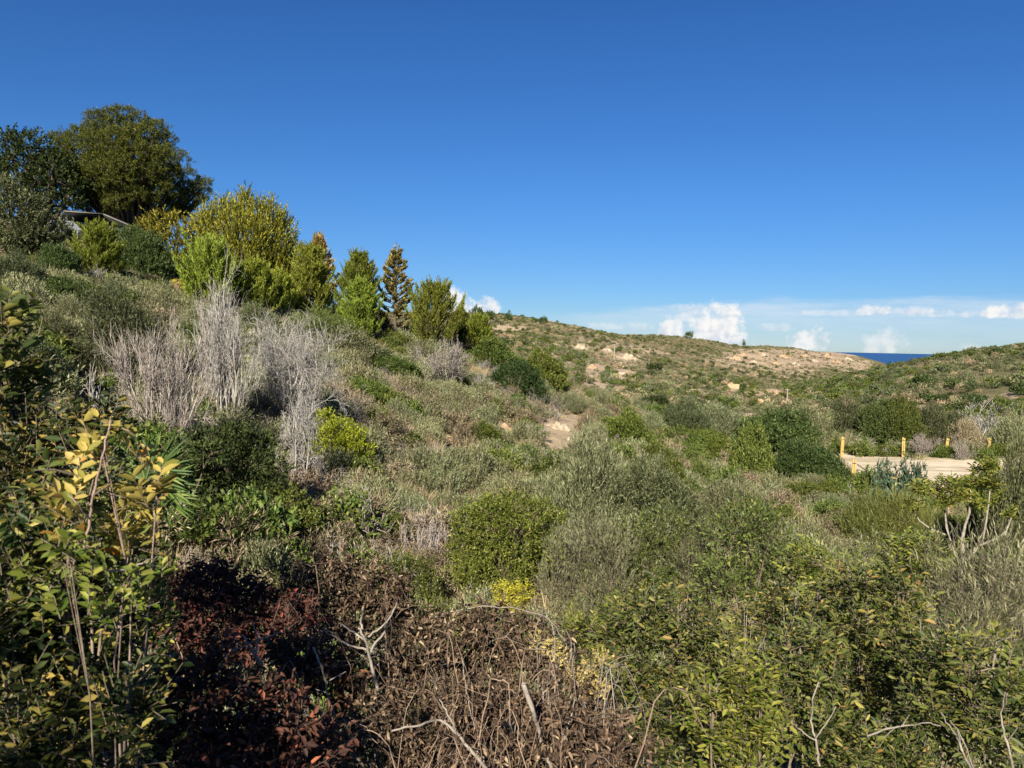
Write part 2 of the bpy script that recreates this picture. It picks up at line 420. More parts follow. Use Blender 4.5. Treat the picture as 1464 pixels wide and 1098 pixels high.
M['gold'] = leafm('golden_spray', [(0, (.045, .052, .011)), (.4, (.125, .12, .018)), (.75, (.22, .19, .025)), (1, (.42, .33, .04))], transl=.2, objvar=.1)
M['golddim'] = leafm('faded_gold_spray', [(0, (.09, .075, .02)), (.5, (.20, .15, .045)), (1, (.34, .25, .08))], transl=.2, objvar=.1)
M['ylw'] = leafm('yellowing_leaf', [(0, (.16, .18, .03)), (.25, (.33, .28, .06)), (.6, (.50, .385, .10)), (.88, (.58, .44, .15)), (.95, (.56, .30, .06)), (1, (.5, .18, .03))], transl=.4, rough=.5, objvar=.05, gain=1.0)
M['carob'] = leafm('leathery_leaf', [(0, (.03, .05, .012)), (.35, (.07, .092, .02)), (.72, (.13, .152, .032)), (.9, (.20, .20, .05)), (.97, (.30, .25, .06)), (1, (.30, .17, .06))], transl=.3, rough=.5, spec=.3, objvar=.05, gain=1.12)
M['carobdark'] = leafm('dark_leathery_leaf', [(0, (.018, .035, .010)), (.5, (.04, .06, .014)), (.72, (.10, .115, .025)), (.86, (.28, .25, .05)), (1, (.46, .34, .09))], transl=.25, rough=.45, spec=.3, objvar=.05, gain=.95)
M['limeleaf'] = leafm('lime_leaf', [(0, (.08, .115, .015)), (.5, (.175, .195, .032)), (1, (.36, .33, .07))], transl=.38, rough=.45, spec=.3, objvar=.05, gain=1.1)
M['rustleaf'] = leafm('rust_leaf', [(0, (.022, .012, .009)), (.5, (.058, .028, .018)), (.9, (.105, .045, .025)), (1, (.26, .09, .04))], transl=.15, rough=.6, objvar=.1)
M['deadleaf'] = leafm('dead_leaf', [(0, (.03, .02, .014)), (.45, (.08, .05, .034)), (.82, (.145, .095, .062)), (.96, (.23, .16, .10)), (1, (.34, .26, .17))], transl=.12, rough=.7, spec=.1, objvar=.1, gain=1.2)
M['flower'] = leafm('yellow_flower', [(0, (.45, .30, .01)), (1, (.7, .45, .02))], transl=.3)
M['dryflower'] = leafm('dry_flower', [(0, (.35, .23, .06)), (1, (.58, .43, .16))], transl=.3)
M['midbark'] = solidm('tan_bark', (.11, .085, .06), (.26, .21, .155), 30)
M['bark'] = solidm('brown_bark', (.06, .045, .03), (.16, .125, .09), 14)
M['palebark'] = solidm('pale_bark', (.17, .145, .115), (.38, .335, .275), 30)
M['whitetwig'] = leafm('bleached_twig', [(0, (.12, .11, .095)), (.5, (.24, .225, .20)), (1, (.42, .40, .37))], transl=0, rough=.8, objvar=.08, huevar=.004)
M['palertwig'] = leafm('pale_twig', [(0, (.12, .11, .095)), (.5, (.225, .21, .185)), (1, (.40, .38, .35))], transl=0, rough=.8, objvar=.08, huevar=.004)
M['greytwig'] = leafm('grey_twig', [(0, (.12, .10, .085)), (.5, (.22, .19, .165)), (1, (.36, .32, .28))], transl=0, rough=.8, objvar=.1, huevar=.004)
M['browntwig'] = leafm('brown_twig', [(0, (.09, .06, .04)), (.5, (.17, .12, .085)), (1, (.28, .21, .15))], transl=0, rough=.8, objvar=.1, huevar=.004)
M['rock'] = solidm('limestone', (.26, .20, .13), (.52, .44, .32), 3, .9, .8)
M['rockorange'] = solidm('ochre_rock', (.27, .17, .10), (.48, .34, .22), 3, .9, .8)
M['post'] = solidm('ochre_timber', (.27, .19, .06), (.58, .42, .13), 16, .7, .3, stretch=(1, 1, .15))
M['postend'] = solidm('red_cap', (.3, .06, .03), (.42, .1, .05), 9)
M['wallstone'] = solidm('orange_masonry', (.33, .22, .12), (.52, .37, .22), 6, .9, .6)
M['white'] = solidm('shaded_white_render', (.10, .11, .13), (.17, .18, .2), 5, .85, .1)  # white house wall, its shade put into the dark grey colour
M['roof'] = solidm('dark_roof', (.025, .027, .032), (.06, .06, .065), 6, .6, .2)
M['fascia'] = solidm('pale_fascia', (.16, .145, .11), (.24, .21, .16), 6, .6, .2)
M['glass'] = solidm('dark_pane', (.02, .025, .03), (.035, .04, .045), 3, .1, 0, .5)
M['rope'] = solidm('dark_rope', (.04, .035, .03), (.09, .08, .07), 20)

def ground_material():
    m, nt, out = newmat('hillside_soil'); N, K = nt.nodes.new, nt.links.new
    ge = N('ShaderNodeNewGeometry')
    def noise(scale, det=5, rough=.6):
        n = N('ShaderNodeTexNoise'); n.inputs['Scale'].default_value = scale; n.inputs['Detail'].default_value = det; n.inputs['Roughness'].default_value = rough
        K(ge.outputs['Position'], n.inputs['Vector']); return n.outputs[0]
    c1 = ramp(nt, [(.30, (.07, .075, .03)), (.45, (.14, .125, .06)), (.58, (.25, .205, .115)), (.72, (.36, .29, .18))], noise(.9, 8, .72))
    c2 = ramp(nt, [(.32, (.055, .065, .025)), (.48, (.11, .11, .05)), (.62, (.20, .17, .09)), (.75, (.33, .27, .17))], noise(.16, 8, .75))
    mx = N('ShaderNodeMixRGB'); mx.inputs[0].default_value = .5; K(c1, mx.inputs[1]); K(c2, mx.inputs[2])
    at = N('ShaderNodeAttribute'); at.attribute_name = 'bare'; ah = N('ShaderNodeAttribute'); ah.attribute_name = 'bare_hue'
    crm = ramp(nt, [(.3, (.30, .23, .14)), (.5, (.46, .36, .235)), (.7, (.60, .50, .36))], noise(1.6, 8, .75))
    orn = ramp(nt, [(.3, (.14, .10, .06)), (.46, (.33, .22, .135)), (.68, (.56, .42, .28))], noise(.45, 8, .8))
    mpz = N('ShaderNodeMapping'); mpz.inputs['Scale'].default_value = (.03, .03, 1.0); K(ge.outputs['Position'], mpz.inputs[0])
    nst = N('ShaderNodeTexNoise'); nst.inputs['Scale'].default_value = 1.1; nst.inputs['Detail'].default_value = 5; nst.inputs['Roughness'].default_value = .7; nst.inputs['Distortion'].default_value = .6; K(mpz.outputs[0], nst.inputs['Vector'])
    lay = ramp(nt, [(.36, (.085, .085, .05)), (.46, (.30, .235, .165)), (.56, (.47, .38, .28)), (.62, (.20, .165, .11)), (.72, (.42, .31, .21))], nst.outputs[0])
    om = N('ShaderNodeMixRGB'); om.inputs[0].default_value = .6; K(orn, om.inputs[1]); K(lay, om.inputs[2]); orn = om.outputs[0]
    bm = N('ShaderNodeMixRGB'); K(ah.outputs['Fac'], bm.inputs[0]); K(crm, bm.inputs[1]); K(orn, bm.inputs[2])
    th = N('ShaderNodeMath'); th.operation = 'ADD'; K(at.outputs['Fac'], th.inputs[0])
    ns = N('ShaderNodeMapRange'); ns.inputs['From Min'].default_value = .3; ns.inputs['From Max'].default_value = .7; ns.inputs['To Min'].default_value = -.45; ns.inputs['To Max'].default_value = .45
    K(noise(.7, 8, .8), ns.inputs[0]); K(ns.outputs[0], th.inputs[1])
    st = N('ShaderNodeMapRange'); st.inputs['From Min'].default_value = .32; st.inputs['From Max'].default_value = .6; K(th.outputs[0], st.inputs[0])
    fin = N('ShaderNodeMixRGB'); K(st.outputs[0], fin.inputs[0]); K(mx.outputs[0], fin.inputs[1]); K(bm.outputs[0], fin.inputs[2])
    b = N('ShaderNodeBsdfPrincipled'); b.inputs['Roughness'].default_value = .95; b.inputs['Specular IOR Level'].default_value = .05
    K(fin.outputs[0], b.inputs['Base Color'])
    bp = N('ShaderNodeBump'); bp.inputs['Strength'].default_value = .7; bp.inputs['Distance'].default_value = .25
    K(noise(2.5, 8, .8), bp.inputs['Height']); K(bp.outputs[0], b.inputs['Normal']); K(b.outputs[0], out.inputs[0])
    return m

# ------------------------------------------------------------------ objects
def link(name, data, parent=None, loc=None):
    o = bpy.data.objects.new(name, data); COL.objects.link(o)
    if parent is not None: o.parent = parent
    if loc is not None: o.location = loc
    return o
def tag(o, label, cat, group=None):
    o['label'] = label; o['category'] = cat
    if group: o['group'] = group
    return o

# terrain as one sheet reaching under the sea
V = np.stack([GX, GY, GZ], -1).reshape(-1, 3)
ii, jj = np.meshgrid(np.arange(NAZ-1), np.arange(NR-1), indexing='ij')
a = (ii*NR+jj).ravel()
Q = np.stack([a, a+1, a+NR+1, a+NR], 1)
ctr = len(V); V = np.concatenate([V, [[0, 0, -1.65]]])
tm = qmesh('hillside', V, Q, ground_material(), smooth=True)
BF, BH = bare_field(GX.ravel(), GY.ravel(), GZ.ravel())
_fx, _fy = GX.ravel(), GY.ravel(); _fr = RG.ravel()
_fl = np.clip((fbm(_fx/7, _fy/11, 61, 4)-.575)*7, 0, 1)*np.clip((fbm(_fx/40, _fy/40, 62, 2)-.38)*4, 0, 1)
BF = np.maximum(BF, _fl*.62*np.clip((_fr-75)/50, 0, 1)*np.where((np.arctan2(_fx, _fy) > rad(20)) & (_fr < 290), .55, 1.0))
at = tm.attributes.new('bare', 'FLOAT', 'POINT'); at.data.foreach_set('value', np.append(BF, 0).astype(np.float32))
at = tm.attributes.new('bare_hue', 'FLOAT', 'POINT'); at.data.foreach_set('value', np.append(BH, 0).astype(np.float32))
BFG = BF.reshape(NAZ, NR)
terrain = link('hillside', tm); terrain['kind'] = 'structure'
def bare_at(x, y):
    a = np.arctan2(x, y); lr = np.log(np.maximum(np.hypot(x, y), RMIN))
    ia = np.clip(np.round((a+PI)/(2*PI)*(NAZ-1)).astype(int), 0, NAZ-1); ir = np.clip(np.round((lr-LR[0])/(LR[1]-LR[0])).astype(int), 0, NR-1)
    return BFG[ia, ir]

# sea
def sea_material():
    m, nt, out = newmat('sea_water'); N, K = nt.nodes.new, nt.links.new
    b = N('ShaderNodeBsdfPrincipled'); b.inputs['Base Color'].default_value = (.008, .05, .16, 1); b.inputs['Roughness'].default_value = .35
    b.inputs['Specular IOR Level'].default_value = .3
    ge = N('ShaderNodeNewGeometry'); n = N('ShaderNodeTexNoise'); n.inputs['Scale'].default_value = .02; n.inputs['Detail'].default_value = 8
    K(ge.outputs['Position'], n.inputs['Vector'])
    bp = N('ShaderNodeBump'); bp.inputs['Strength'].default_value = .8; bp.inputs['Distance'].default_value = 6; K(n.outputs[0], bp.inputs['Height']); K(bp.outputs[0], b.inputs['Normal'])
    K(b.outputs[0], out.inputs[0]); return m
xs = np.linspace(-70000, 70000, 15); ys = np.linspace(1200, 90000, 12)
sx, sy = np.meshgrid(xs, ys, indexing='ij')
sv = np.stack([sx, sy, np.full_like(sx, -55.0)], -1).reshape(-1, 3)
sq = np.array([[i*12+j, (i+1)*12+j, (i+1)*12+j+1, i*12+j+1] for i in range(14) for j in range(11)])
sea = link('sea', qmesh('sea', sv, sq, sea_material())); sea['kind'] = 'structure'

# dirt car park: a sheet just above the soil
def dirt_lot():
    # outline in ground metres, ragged
    c = np.array([21.0, 34.9])
    n = 72; rings = 14
    ang = np.linspace(0, 2*PI, n, endpoint=False)
    ex, ey = 7.2, 6.0
    k = 1+.05*np.sin(ang*3+1)+.04*np.sin(ang*7)+.03*np.sin(ang*13+2)
    sup = (np.abs(np.cos(ang))**3+np.abs(np.sin(ang))**3)**(-1/3)
    V, Q = [], []
    for i in range(rings+1):
        f = i/rings
        x = c[0]+ex*np.cos(ang)*k*sup*f; y = c[1]+ey*np.sin(ang)*k*sup*f-.10*(x-c[0])
        z = tz(x, y)+.035
        V.append(np.stack([x, y, z], 1))
    for i in range(rings):
        for j in range(n):
            Q.append((i*n+j, i*n+(j+1) % n, (i+1)*n+(j+1) % n, (i+1)*n+j))
    return np.concatenate(V), np.array(Q), c
def dirt_material():
    m, nt, out = newmat('pale_dirt'); N, K = nt.nodes.new, nt.links.new
    ge = N('ShaderNodeNewGeometry')
    n = N('ShaderNodeTexNoise'); n.inputs['Scale'].default_value = .8; n.inputs['Detail'].default_value = 9; n.inputs['Roughness'].default_value = .7; K(ge.outputs['Position'], n.inputs['Vector'])
    mpt = N('ShaderNodeMapping'); mpt.inputs['Scale'].default_value = (.12, 1.1, 1); mpt.inputs['Rotation'].default_value = (0, 0, .12); K(ge.outputs['Position'], mpt.inputs[0])
    trk = N('ShaderNodeTexNoise'); trk.inputs['Scale'].default_value = .9; trk.inputs['Detail'].default_value = 4; K(mpt.outputs[0], trk.inputs['Vector'])
    tr = ramp(nt, [(.40, (.62, .60, .56)), (.5, (1, 1, 1)), (.62, (.80, .78, .72))], trk.outputs[0])
    c = ramp(nt, [(.28, (.38, .31, .2)), (.45, (.60, .51, .36)), (.7, (.76, .67, .5))], n.outputs[0])
    b = N('ShaderNodeBsdfPrincipled'); b.inputs['Roughness'].default_value = .95; b.inputs['Specular IOR Level'].default_value = .05
    cm = N('ShaderNodeMixRGB'); cm.blend_type = 'MULTIPLY'; cm.inputs[0].default_value = .8; K(c, cm.inputs[1]); K(tr, cm.inputs[2])
    K(cm.outputs[0], b.inputs['Base Color']); bp = N('ShaderNodeBump'); bp.inputs['Strength'].default_value = .5; bp.inputs['Distance'].default_value = .06
    K(n.outputs[0], bp.inputs['Height']); K(bp.outputs[0], b.inputs['Normal']); K(b.outputs[0], out.inputs[0]); return m
lv, lq, LOTC = dirt_lot()
lot_o = link('dirt_car_park', qmesh('dirt_car_park', lv, lq, dirt_material(), smooth=True)); lot_o['kind'] = 'structure'
def in_lot(x, y, m=1.0):
    u = (x-LOTC[0])/(7.2*m); v = (y-LOTC[1]+.10*(x-LOTC[0]))/(6.0*m)
    return (np.abs(u)**3+np.abs(v)**3) < 1

# ------------------------------------------------------------------ light and sky
SUN_EL, SUN_AZ = rad(31), rad(11)     # light travels forward, slightly to the right
sund = bpy.data.lights.new('sun', 'SUN'); sund.energy = 5.0; sund.angle = rad(.53); sund.color = (1, .91, .77)
suno = link('sun', sund)
lv_ = Vector((math.sin(SUN_AZ)*math.cos(SUN_EL), math.cos(SUN_AZ)*math.cos(SUN_EL), -math.sin(SUN_EL)))
suno.rotation_euler = lv_.to_track_quat('-Z', 'Y').to_euler()
suno.location = (-10, -40, 30)

def build_world():
    w = bpy.data.worlds.new('World'); sc.world = w; w.use_nodes = True
    nt = w.node_tree; nt.nodes.clear(); N, K = nt.nodes.new, nt.links.new
    out = N('ShaderNodeOutputWorld'); bg = N('ShaderNodeBackground'); K(bg.outputs[0], out.inputs[0])
    bg.inputs['Strength'].default_value = SKY_STR
    sky = N('ShaderNodeTexSky'); sky.sky_type = 'NISHITA'; sky.sun_disc = False
    sky.sun_elevation = SUN_EL; sky.sun_rotation = PI+SUN_AZ
    sky.altitude = 100; sky.air_density = 1.0; sky.dust_density = 0.0; sky.ozone_density = 3.0
    tc = N('ShaderNodeTexCoord'); sp = N('ShaderNodeSeparateXYZ'); K(tc.outputs['Generated'], sp.inputs[0])
    def math_(op, a, b=None, clamp=False):
        n = N('ShaderNodeMath'); n.operation = op; n.use_clamp = clamp
        for i, v in enumerate((a, b)):
            if v is None: continue
            if isinstance(v, (int, float)): n.inputs[i].default_value = v
            else: K(v, n.inputs[i])
        return n.outputs[0]
    az = math_('ARCTAN2', sp.outputs[0], sp.outputs[1]); el = math_('ARCSINE', sp.outputs[2])
    azd = math_('MULTIPLY', az, 180/PI); eld = math_('MULTIPLY', el, 180/PI)
    cv = N('ShaderNodeCombineXYZ'); K(azd, cv.inputs[0]); K(eld, cv.inputs[1])
    def noise(scale, det, rough, sx=1, sy=1, off=0):
        mp = N('ShaderNodeMapping'); mp.inputs['Scale'].default_value = (sx, sy, 1); mp.inputs['Location'].default_value = (off, off*.7, 0); K(cv.outputs[0], mp.inputs[0])
        n = N('ShaderNodeTexNoise'); n.inputs['Scale'].default_value = scale; n.inputs['Detail'].default_value = det; n.inputs['Roughness'].default_value = rough
        K(mp.outputs[0], n.inputs['Vector']); return n.outputs[0]
    hs = N('ShaderNodeHueSaturation'); hs.inputs['Saturation'].default_value = SKY_SAT; hs.inputs['Value'].default_value = 1.0; ga = N('ShaderNodeGamma'); ga.inputs[1].default_value = SKY_GAMMA; K(sky.outputs[0], ga.inputs[0])
    tn = N('ShaderNodeMixRGB'); tn.blend_type = 'MULTIPLY'; tn.inputs[0].default_value = 1; tn.inputs[2].default_value = (*SKY_TINT, 1); K(ga.outputs[0], tn.inputs[1])
    K(tn.outputs[0], hs.inputs['Color'])
    # clear dry air: the Nishita horizon glow is paler than on this day
    er = N('ShaderNodeMapRange'); er.inputs['From Min'].default_value = 0; er.inputs['From Max'].default_value = 32; K(eld, er.inputs[0])
    ec = ramp(nt, [(0, (.54, .60, .71)), (.12, (.54, .63, .75)), (.35, (.60, .71, .82)), (.7, (.60, .69, .81)), (1, (.40, .51, .68))], er.outputs[0])
    em = N('ShaderNodeMixRGB'); em.blend_type = 'MULTIPLY'; em.inputs[0].default_value = 1; K(hs.outputs[0], em.inputs[1]); K(ec, em.inputs[2])
    col = em.outputs[0]
    n1 = noise(.9, 7, .58); n2 = noise(.9, 7, .58, 1, 1, .35)
    def mix(fac, a, b):
        m = N('ShaderNodeMixRGB'); K(fac, m.inputs[0])
        for i, v in ((1, a), (2, b)):
            if isinstance(v, tuple): m.inputs[i].default_value = (*v, 1)
            else: K(v, m.inputs[i])
        return m.outputs[0]
    # thin layer of high haze cloud low over the sea
    band = None
    ns = noise(.6, 7, .62, .28, 2.2, 4)
    azr = N('ShaderNodeMapRange'); azr.interpolation_type = 'SMOOTHSTEP'; azr.inputs['From Min'].default_value = -2; azr.inputs['From Max'].default_value = 20; K(azd, azr.inputs[0])
    top = math_('ADD', math_('MULTIPLY', azr.outputs[0], 1.4), 2.15)
    dt = math_('SUBTRACT', top, eld)
    edge = N('ShaderNodeMapRange'); edge.interpolation_type = 'SMOOTHSTEP'; edge.inputs['From Min'].default_value = -.3; edge.inputs['From Max'].default_value = .6; K(math_('ADD', dt, math_('MULTIPLY', math_('SUBTRACT', ns, .5), 1.3)), edge.inputs[0])
    fall = N('ShaderNodeMapRange'); fall.inputs['From Min'].default_value = 0; fall.inputs['From Max'].default_value = 4.0; fall.inputs['To Min'].default_value = .75; fall.inputs['To Max'].default_value = .15; K(dt, fall.inputs[0])
    rightw = N('ShaderNodeMapRange'); rightw.interpolation_type = 'SMOOTHSTEP'; rightw.inputs['From Min'].default_value = -2; rightw.inputs['From Max'].default_value = 14; K(azd, rightw.inputs[0])
    f = math_('MULTIPLY', math_('MULTIPLY', edge.outputs[0], fall.outputs[0]), math_('MULTIPLY', rightw.outputs[0], math_('ADD', math_('MULTIPLY', ns, 1.7), -.1)), True)
    col = mix(f, col, tuple(v*CLOUD for v in (.72, .82, .93)))
    # cumulus heads: (photo px, py of the base, half width px, height px, opacity)
    CL = [(654, 447, 30, 44, 1.0), (693, 444, 30, 24, .85), (1028, 489, 54, 68, 1.0), (962, 480, 26, 30, .9), (985, 452, 40, 24, .55), (1157, 492, 32, 30, .85), (1262, 497, 36, 28, .55),
          (1250, 446, 26, 12, .7), (1440, 449, 34, 17, .95), (1388, 500, 16, 14, .35), (1345, 450, 60, 9, .5), (1190, 449, 60, 8, .35), (1300, 446, 46, 9, .4), (1110, 470, 40, 10, .3), (880, 468, 60, 10, .35)]
    for i, (px, py, hw, hh, op) in enumerate(CL):
        d = ray(px, py); a0 = math.degrees(math.atan2(d[0], d[1])); e0 = math.degrees(math.atan2(d[2], math.hypot(d[0], d[1])))
        k = math.degrees(1/FPX)*.95
        dx = math_('DIVIDE', math_('SUBTRACT', azd, a0), hw*k); dy = math_('DIVIDE', math_('SUBTRACT', eld, e0), hh*k)
        below = math_('MULTIPLY', math_('MINIMUM', dy, 0), 2.2); dyy = math_('ADD', math_('MAXIMUM', dy, 0), below)
        q = math_('ADD', math_('MULTIPLY', dx, dx), math_('MULTIPLY', dyy, dyy))
        v = math_('ADD', math_('SUBTRACT', .72, q), math_('MULTIPLY', math_('SUBTRACT', n1, .5), 3.0))
        sm = N('ShaderNodeMapRange'); sm.interpolation_type = 'SMOOTHSTEP'; sm.inputs['From Min'].default_value = -.12; sm.inputs['From Max'].default_value = .62; sm.inputs['To Max'].default_value = op; K(v, sm.inputs[0])
        lit = N('ShaderNodeMapRange'); lit.inputs['From Min'].default_value = -.3; lit.inputs['From Max'].default_value = .7
        K(math_('ADD', math_('MULTIPLY', dy, .45), math_('ADD', math_('MULTIPLY', math_('SUBTRACT', n1, n2), 4.0), .25)), lit.inputs[0])
        cc = mix(lit.outputs[0], tuple(v*CLOUD for v in (.72, .77, .86)), tuple(v*CLOUD for v in (1.0, .99, .97)))
        col = mix(sm.outputs[0], col, cc)
    K(col, bg.inputs['Color'])
SKY_STR, SKY_SAT, CLOUD, SKY_GAMMA, SKY_TINT = .064, 1.12, 7.6, 1.0, (.64, .79, 1.0)
build_world()
sc.view_settings.view_transform = 'Standard'; sc.view_settings.look = 'None'
sc.view_settings.exposure = .98; sc.view_settings.gamma = 1
sc.cycles.max_bounces = 5; sc.cycles.diffuse_bounces = 2; sc.cycles.transmission_bounces = 3; sc.cycles.glossy_bounces = 2
sc.cycles.use_denoising = True

# ================================================================== plant kinds
def lai_twigs(surf, L, W, lai, nl):
    return max(20, int(lai*surf/(L*W*.55)/nl))

def k_shrub(g, w, h, d=None, mat='mastic', stem='bark', L=.08, W=.034, lai=2.6, nl=9, tw=.2, upb=.5, n=12, six=False, pin=False, low=.12,
            size=(.2, .34), spreadang=.8, lobes=None, noise=.5, r0=.02, sub=4, curl=.15, top=1.0, twigmesh=False, under=-.45, flat=.9, droopleaf=0., twr=.0022, every=1, ljit=.35):
    d = d or w*.85
    if lobes is None: lobes = dome_lobes(g, w, d, h, n, low, size, top)
    lobes = np.asarray(lobes, float)
    surf = 0
    for lo in lobes: surf += 4*PI*((lo[3]+lo[4]+lo[5])/3)**2*.42
    ntw = lai_twigs(surf, L, W, lai, nl)
    V, Q, tws = crown(g, lobes, ntw, tw, nl, L, W, upb=upb, noise=noise, pin=pin, six=six, spreadang=spreadang, curl=curl, under=under, droopleaf=droopleaf, ljit=ljit)
    out = [('foliage', qmesh('foliage', V, Q, M[mat]))]
    if stem:
        SV, SQ = stems_for(g, lobes, r0, r0*.35, sub, every, twigs=tws if twigmesh else None, twr=twr)
        out.append(('stem', qmesh('stem', SV, SQ, M[stem])))
    return out

def twig_leaves(g, st, d, tl, nl, L, W, spreadang=.7, six=False, updir=.0, ljit=.3):
    n = len(st); t = (np.arange(nl)+.5)/nl
    p = st[:, None, :]+d[:, None, :]*(np.asarray(tl).reshape(-1, 1, 1)*t[None, :, None])
    ld = d[:, None, :]+nz(g.normal(size=(n, nl, 3)))*spreadang+np.array([0, 0, updir])
    ln = np.array([0, 0, 1.])+g.normal(size=(n, nl, 3))*.7
    m = n*nl; LL = L*g.uniform(1-ljit, 1+ljit, m)
    return leaves(p.reshape(-1, 3), ld.reshape(-1, 3), ln.reshape(-1, 3), LL, W*LL/L, six)

def k_conifer(g, w, h, mat='pine', nb=60, sub=9, nl=14, L=.2, W=.03, tw=.35, rise=.5, prof=None, base=.06, spreadang=.7, updir=.25, stem='bark', jit=.25, deadmat=None, tr=.02):
    prof = prof or (lambda t: (1-t)**.75*(.55+.45*min(1, t*6)))
    ST, DD, TL = [], [], []; A, B, RA, RB = [], [], [], []
    deadV = []
    for i in range(nb):
        t = (i+.5)/nb; z0 = h*(base+(.98-base)*t)*.93
        ln = max(.12*w*.5, w/2*prof(t)*g.uniform(1-jit, 1+jit)); az = i*2.39996+g.normal()*.3
        o = np.array([math.cos(az), math.sin(az), 0]); rs = rise*g.uniform(.6, 1.3)
        K = 6; pts = [np.array([0, 0, z0])+o*ln*s+np.array([0, 0, ln*(rs*s*s+.12*s)]) for s in np.linspace(0, 1, K)]
        for k in range(K-1):
            A.append(pts[k]); B.append(pts[k+1]); RA.append(h*.004*(1-k/K)+.004); RB.append(h*.004*(1-(k+1)/K)+.003)
        for c in range(sub):
            s = g.uniform(.25, 1.0)**.8*(K-1); k = min(int(s), K-2); q = pts[k]+(pts[k+1]-pts[k])*(s-k)
            bd = nz(pts[k+1]-pts[k]); sd = np.cross(bd, [0, 0, 1.]); sd /= np.linalg.norm(sd)+1e-9
            dd = bd*.8+sd*g.uniform(-.9, .9)+np.array([0, 0, g.uniform(.0, .9)*(.4+rise)])
            ST.append(q); DD.append(dd/np.linalg.norm(dd)); TL.append(tw*g.uniform(.6, 1.3)*(.6+.4*(ln/(w/2))))
        ST.append(pts[-2]); DD.append(nz(pts[-1]-pts[-2]+np.array([0, 0, .15]))); TL.append(tw*1.2)
    top = np.array([0, 0, h*.90]); ST.append(top); DD.append(np.array([0, 0, 1.])); TL.append(h*.1)
    ST, DD, TL = np.array(ST), np.array(DD), np.array(TL)
    V, Q = twig_leaves(g, ST, DD, TL, nl, L, W, spreadang, updir=updir)
    tv, tq = tube_path(np.array([[0, 0, -.1], [0, 0, h*.3], [0.02*h*.3, 0, h*.65], [0, 0, h*.95]]), h*tr, .012, 7)
    sv, sq = segs(np.array(A), np.array(B), np.array(RA), np.array(RB), 4)
    TV, TQ = cat([(tv, tq), (sv, sq)])
    return [('crown', qmesh('crown', V, Q, M[mat])), ('trunk', qmesh('trunk', TV, TQ, M[stem]))]

def k_twigs(g, w, h, mat='whitetwig', nst=10, levels=4, kids=(5, 5, 4), up=.3, ang=.55, droop=0., r0=.02, rmin=.004, lr=.6, spread0=.35, wander=.16, ntri=3, lean=(0, 0), arch=0.0):
    st = [np.array([g.normal()*.04*w, g.normal()*.04*w, -.05]) for _ in range(nst)]
    ds = []
    for i in range(nst):
        a = i*2.39996; ds.append(np.array([math.cos(a)*spread0*g.uniform(.4, 1.4)+lean[0], math.sin(a)*spread0*g.uniform(.4, 1.4)+lean[1], 1.0]))
    A, B, ra, rb, TP, TD = grow(g, st, ds, h*.55, r0, levels, kids, lr=lr, ang=ang, up=up, wander=wander, droop=droop, rmin=rmin, arch=arch)
    # scale to the asked size
    ext = np.percentile(B[:, 2], 98.0); sx = np.percentile(np.abs(B[:, :2]), 98.5)
    sc_ = np.array([w/2/sx, w/2/sx, h/ext]); A = A*sc_; B = B*sc_
    V, Q = segs(A, B, ra, rb, ntri)
    return [('twigs', qmesh('twigs', V, Q, M[mat]))], (B*1.0)

def k_tuft(g, w, h, mat='straw', n=90, W=.012, lean=.55, base=.12):
    a = g.uniform(0, 2*PI, n); q = np.sqrt(g.random(n))*base*w
    p = np.stack([np.cos(a)*q, np.sin(a)*q, np.zeros(n)], 1)
    d = np.stack([np.cos(a), np.sin(a), np.zeros(n)], 1)*g.uniform(.05, lean, n)[:, None]*w/h+np.array([0, 0, 1.])+g.normal(size=(n, 3))*.15
    V, Q = leaves(p, d, g.normal(size=(n, 3)), h*g.uniform(.5, 1.05, n), W, False, curl=.2)
    return [('blades', qmesh('blades', V, Q, M[mat]))]

def k_stalks(g, w, h, mat='straw', n=7):
    parts = []
    for i in range(n):
        b = np.array([g.normal()*.2*w, g.normal()*.2*w, 0]); t = b+np.array([g.normal()*.12*h, g.normal()*.12*h, h*g.uniform(.6, 1.05)])
        m = (b+t)/2+g.normal(size=3)*.03*h
        A = [b, m]; B = [m, t]
        for k in range(6):
            s = g.uniform(.45, 1); q = b*(1-s)+t*s; A.append(q); B.append(q+np.array([g.normal()*.09, g.normal()*.09, g.uniform(.04, .16)])*h)
        parts.append(segs(np.array(A), np.array(B), [.006, .005]+[.003]*6, [.005, .003]+[.0025]*6, 3))
    V, Q = cat(parts)
    return [('stalks', qmesh('stalks', V, Q, M[mat]))]

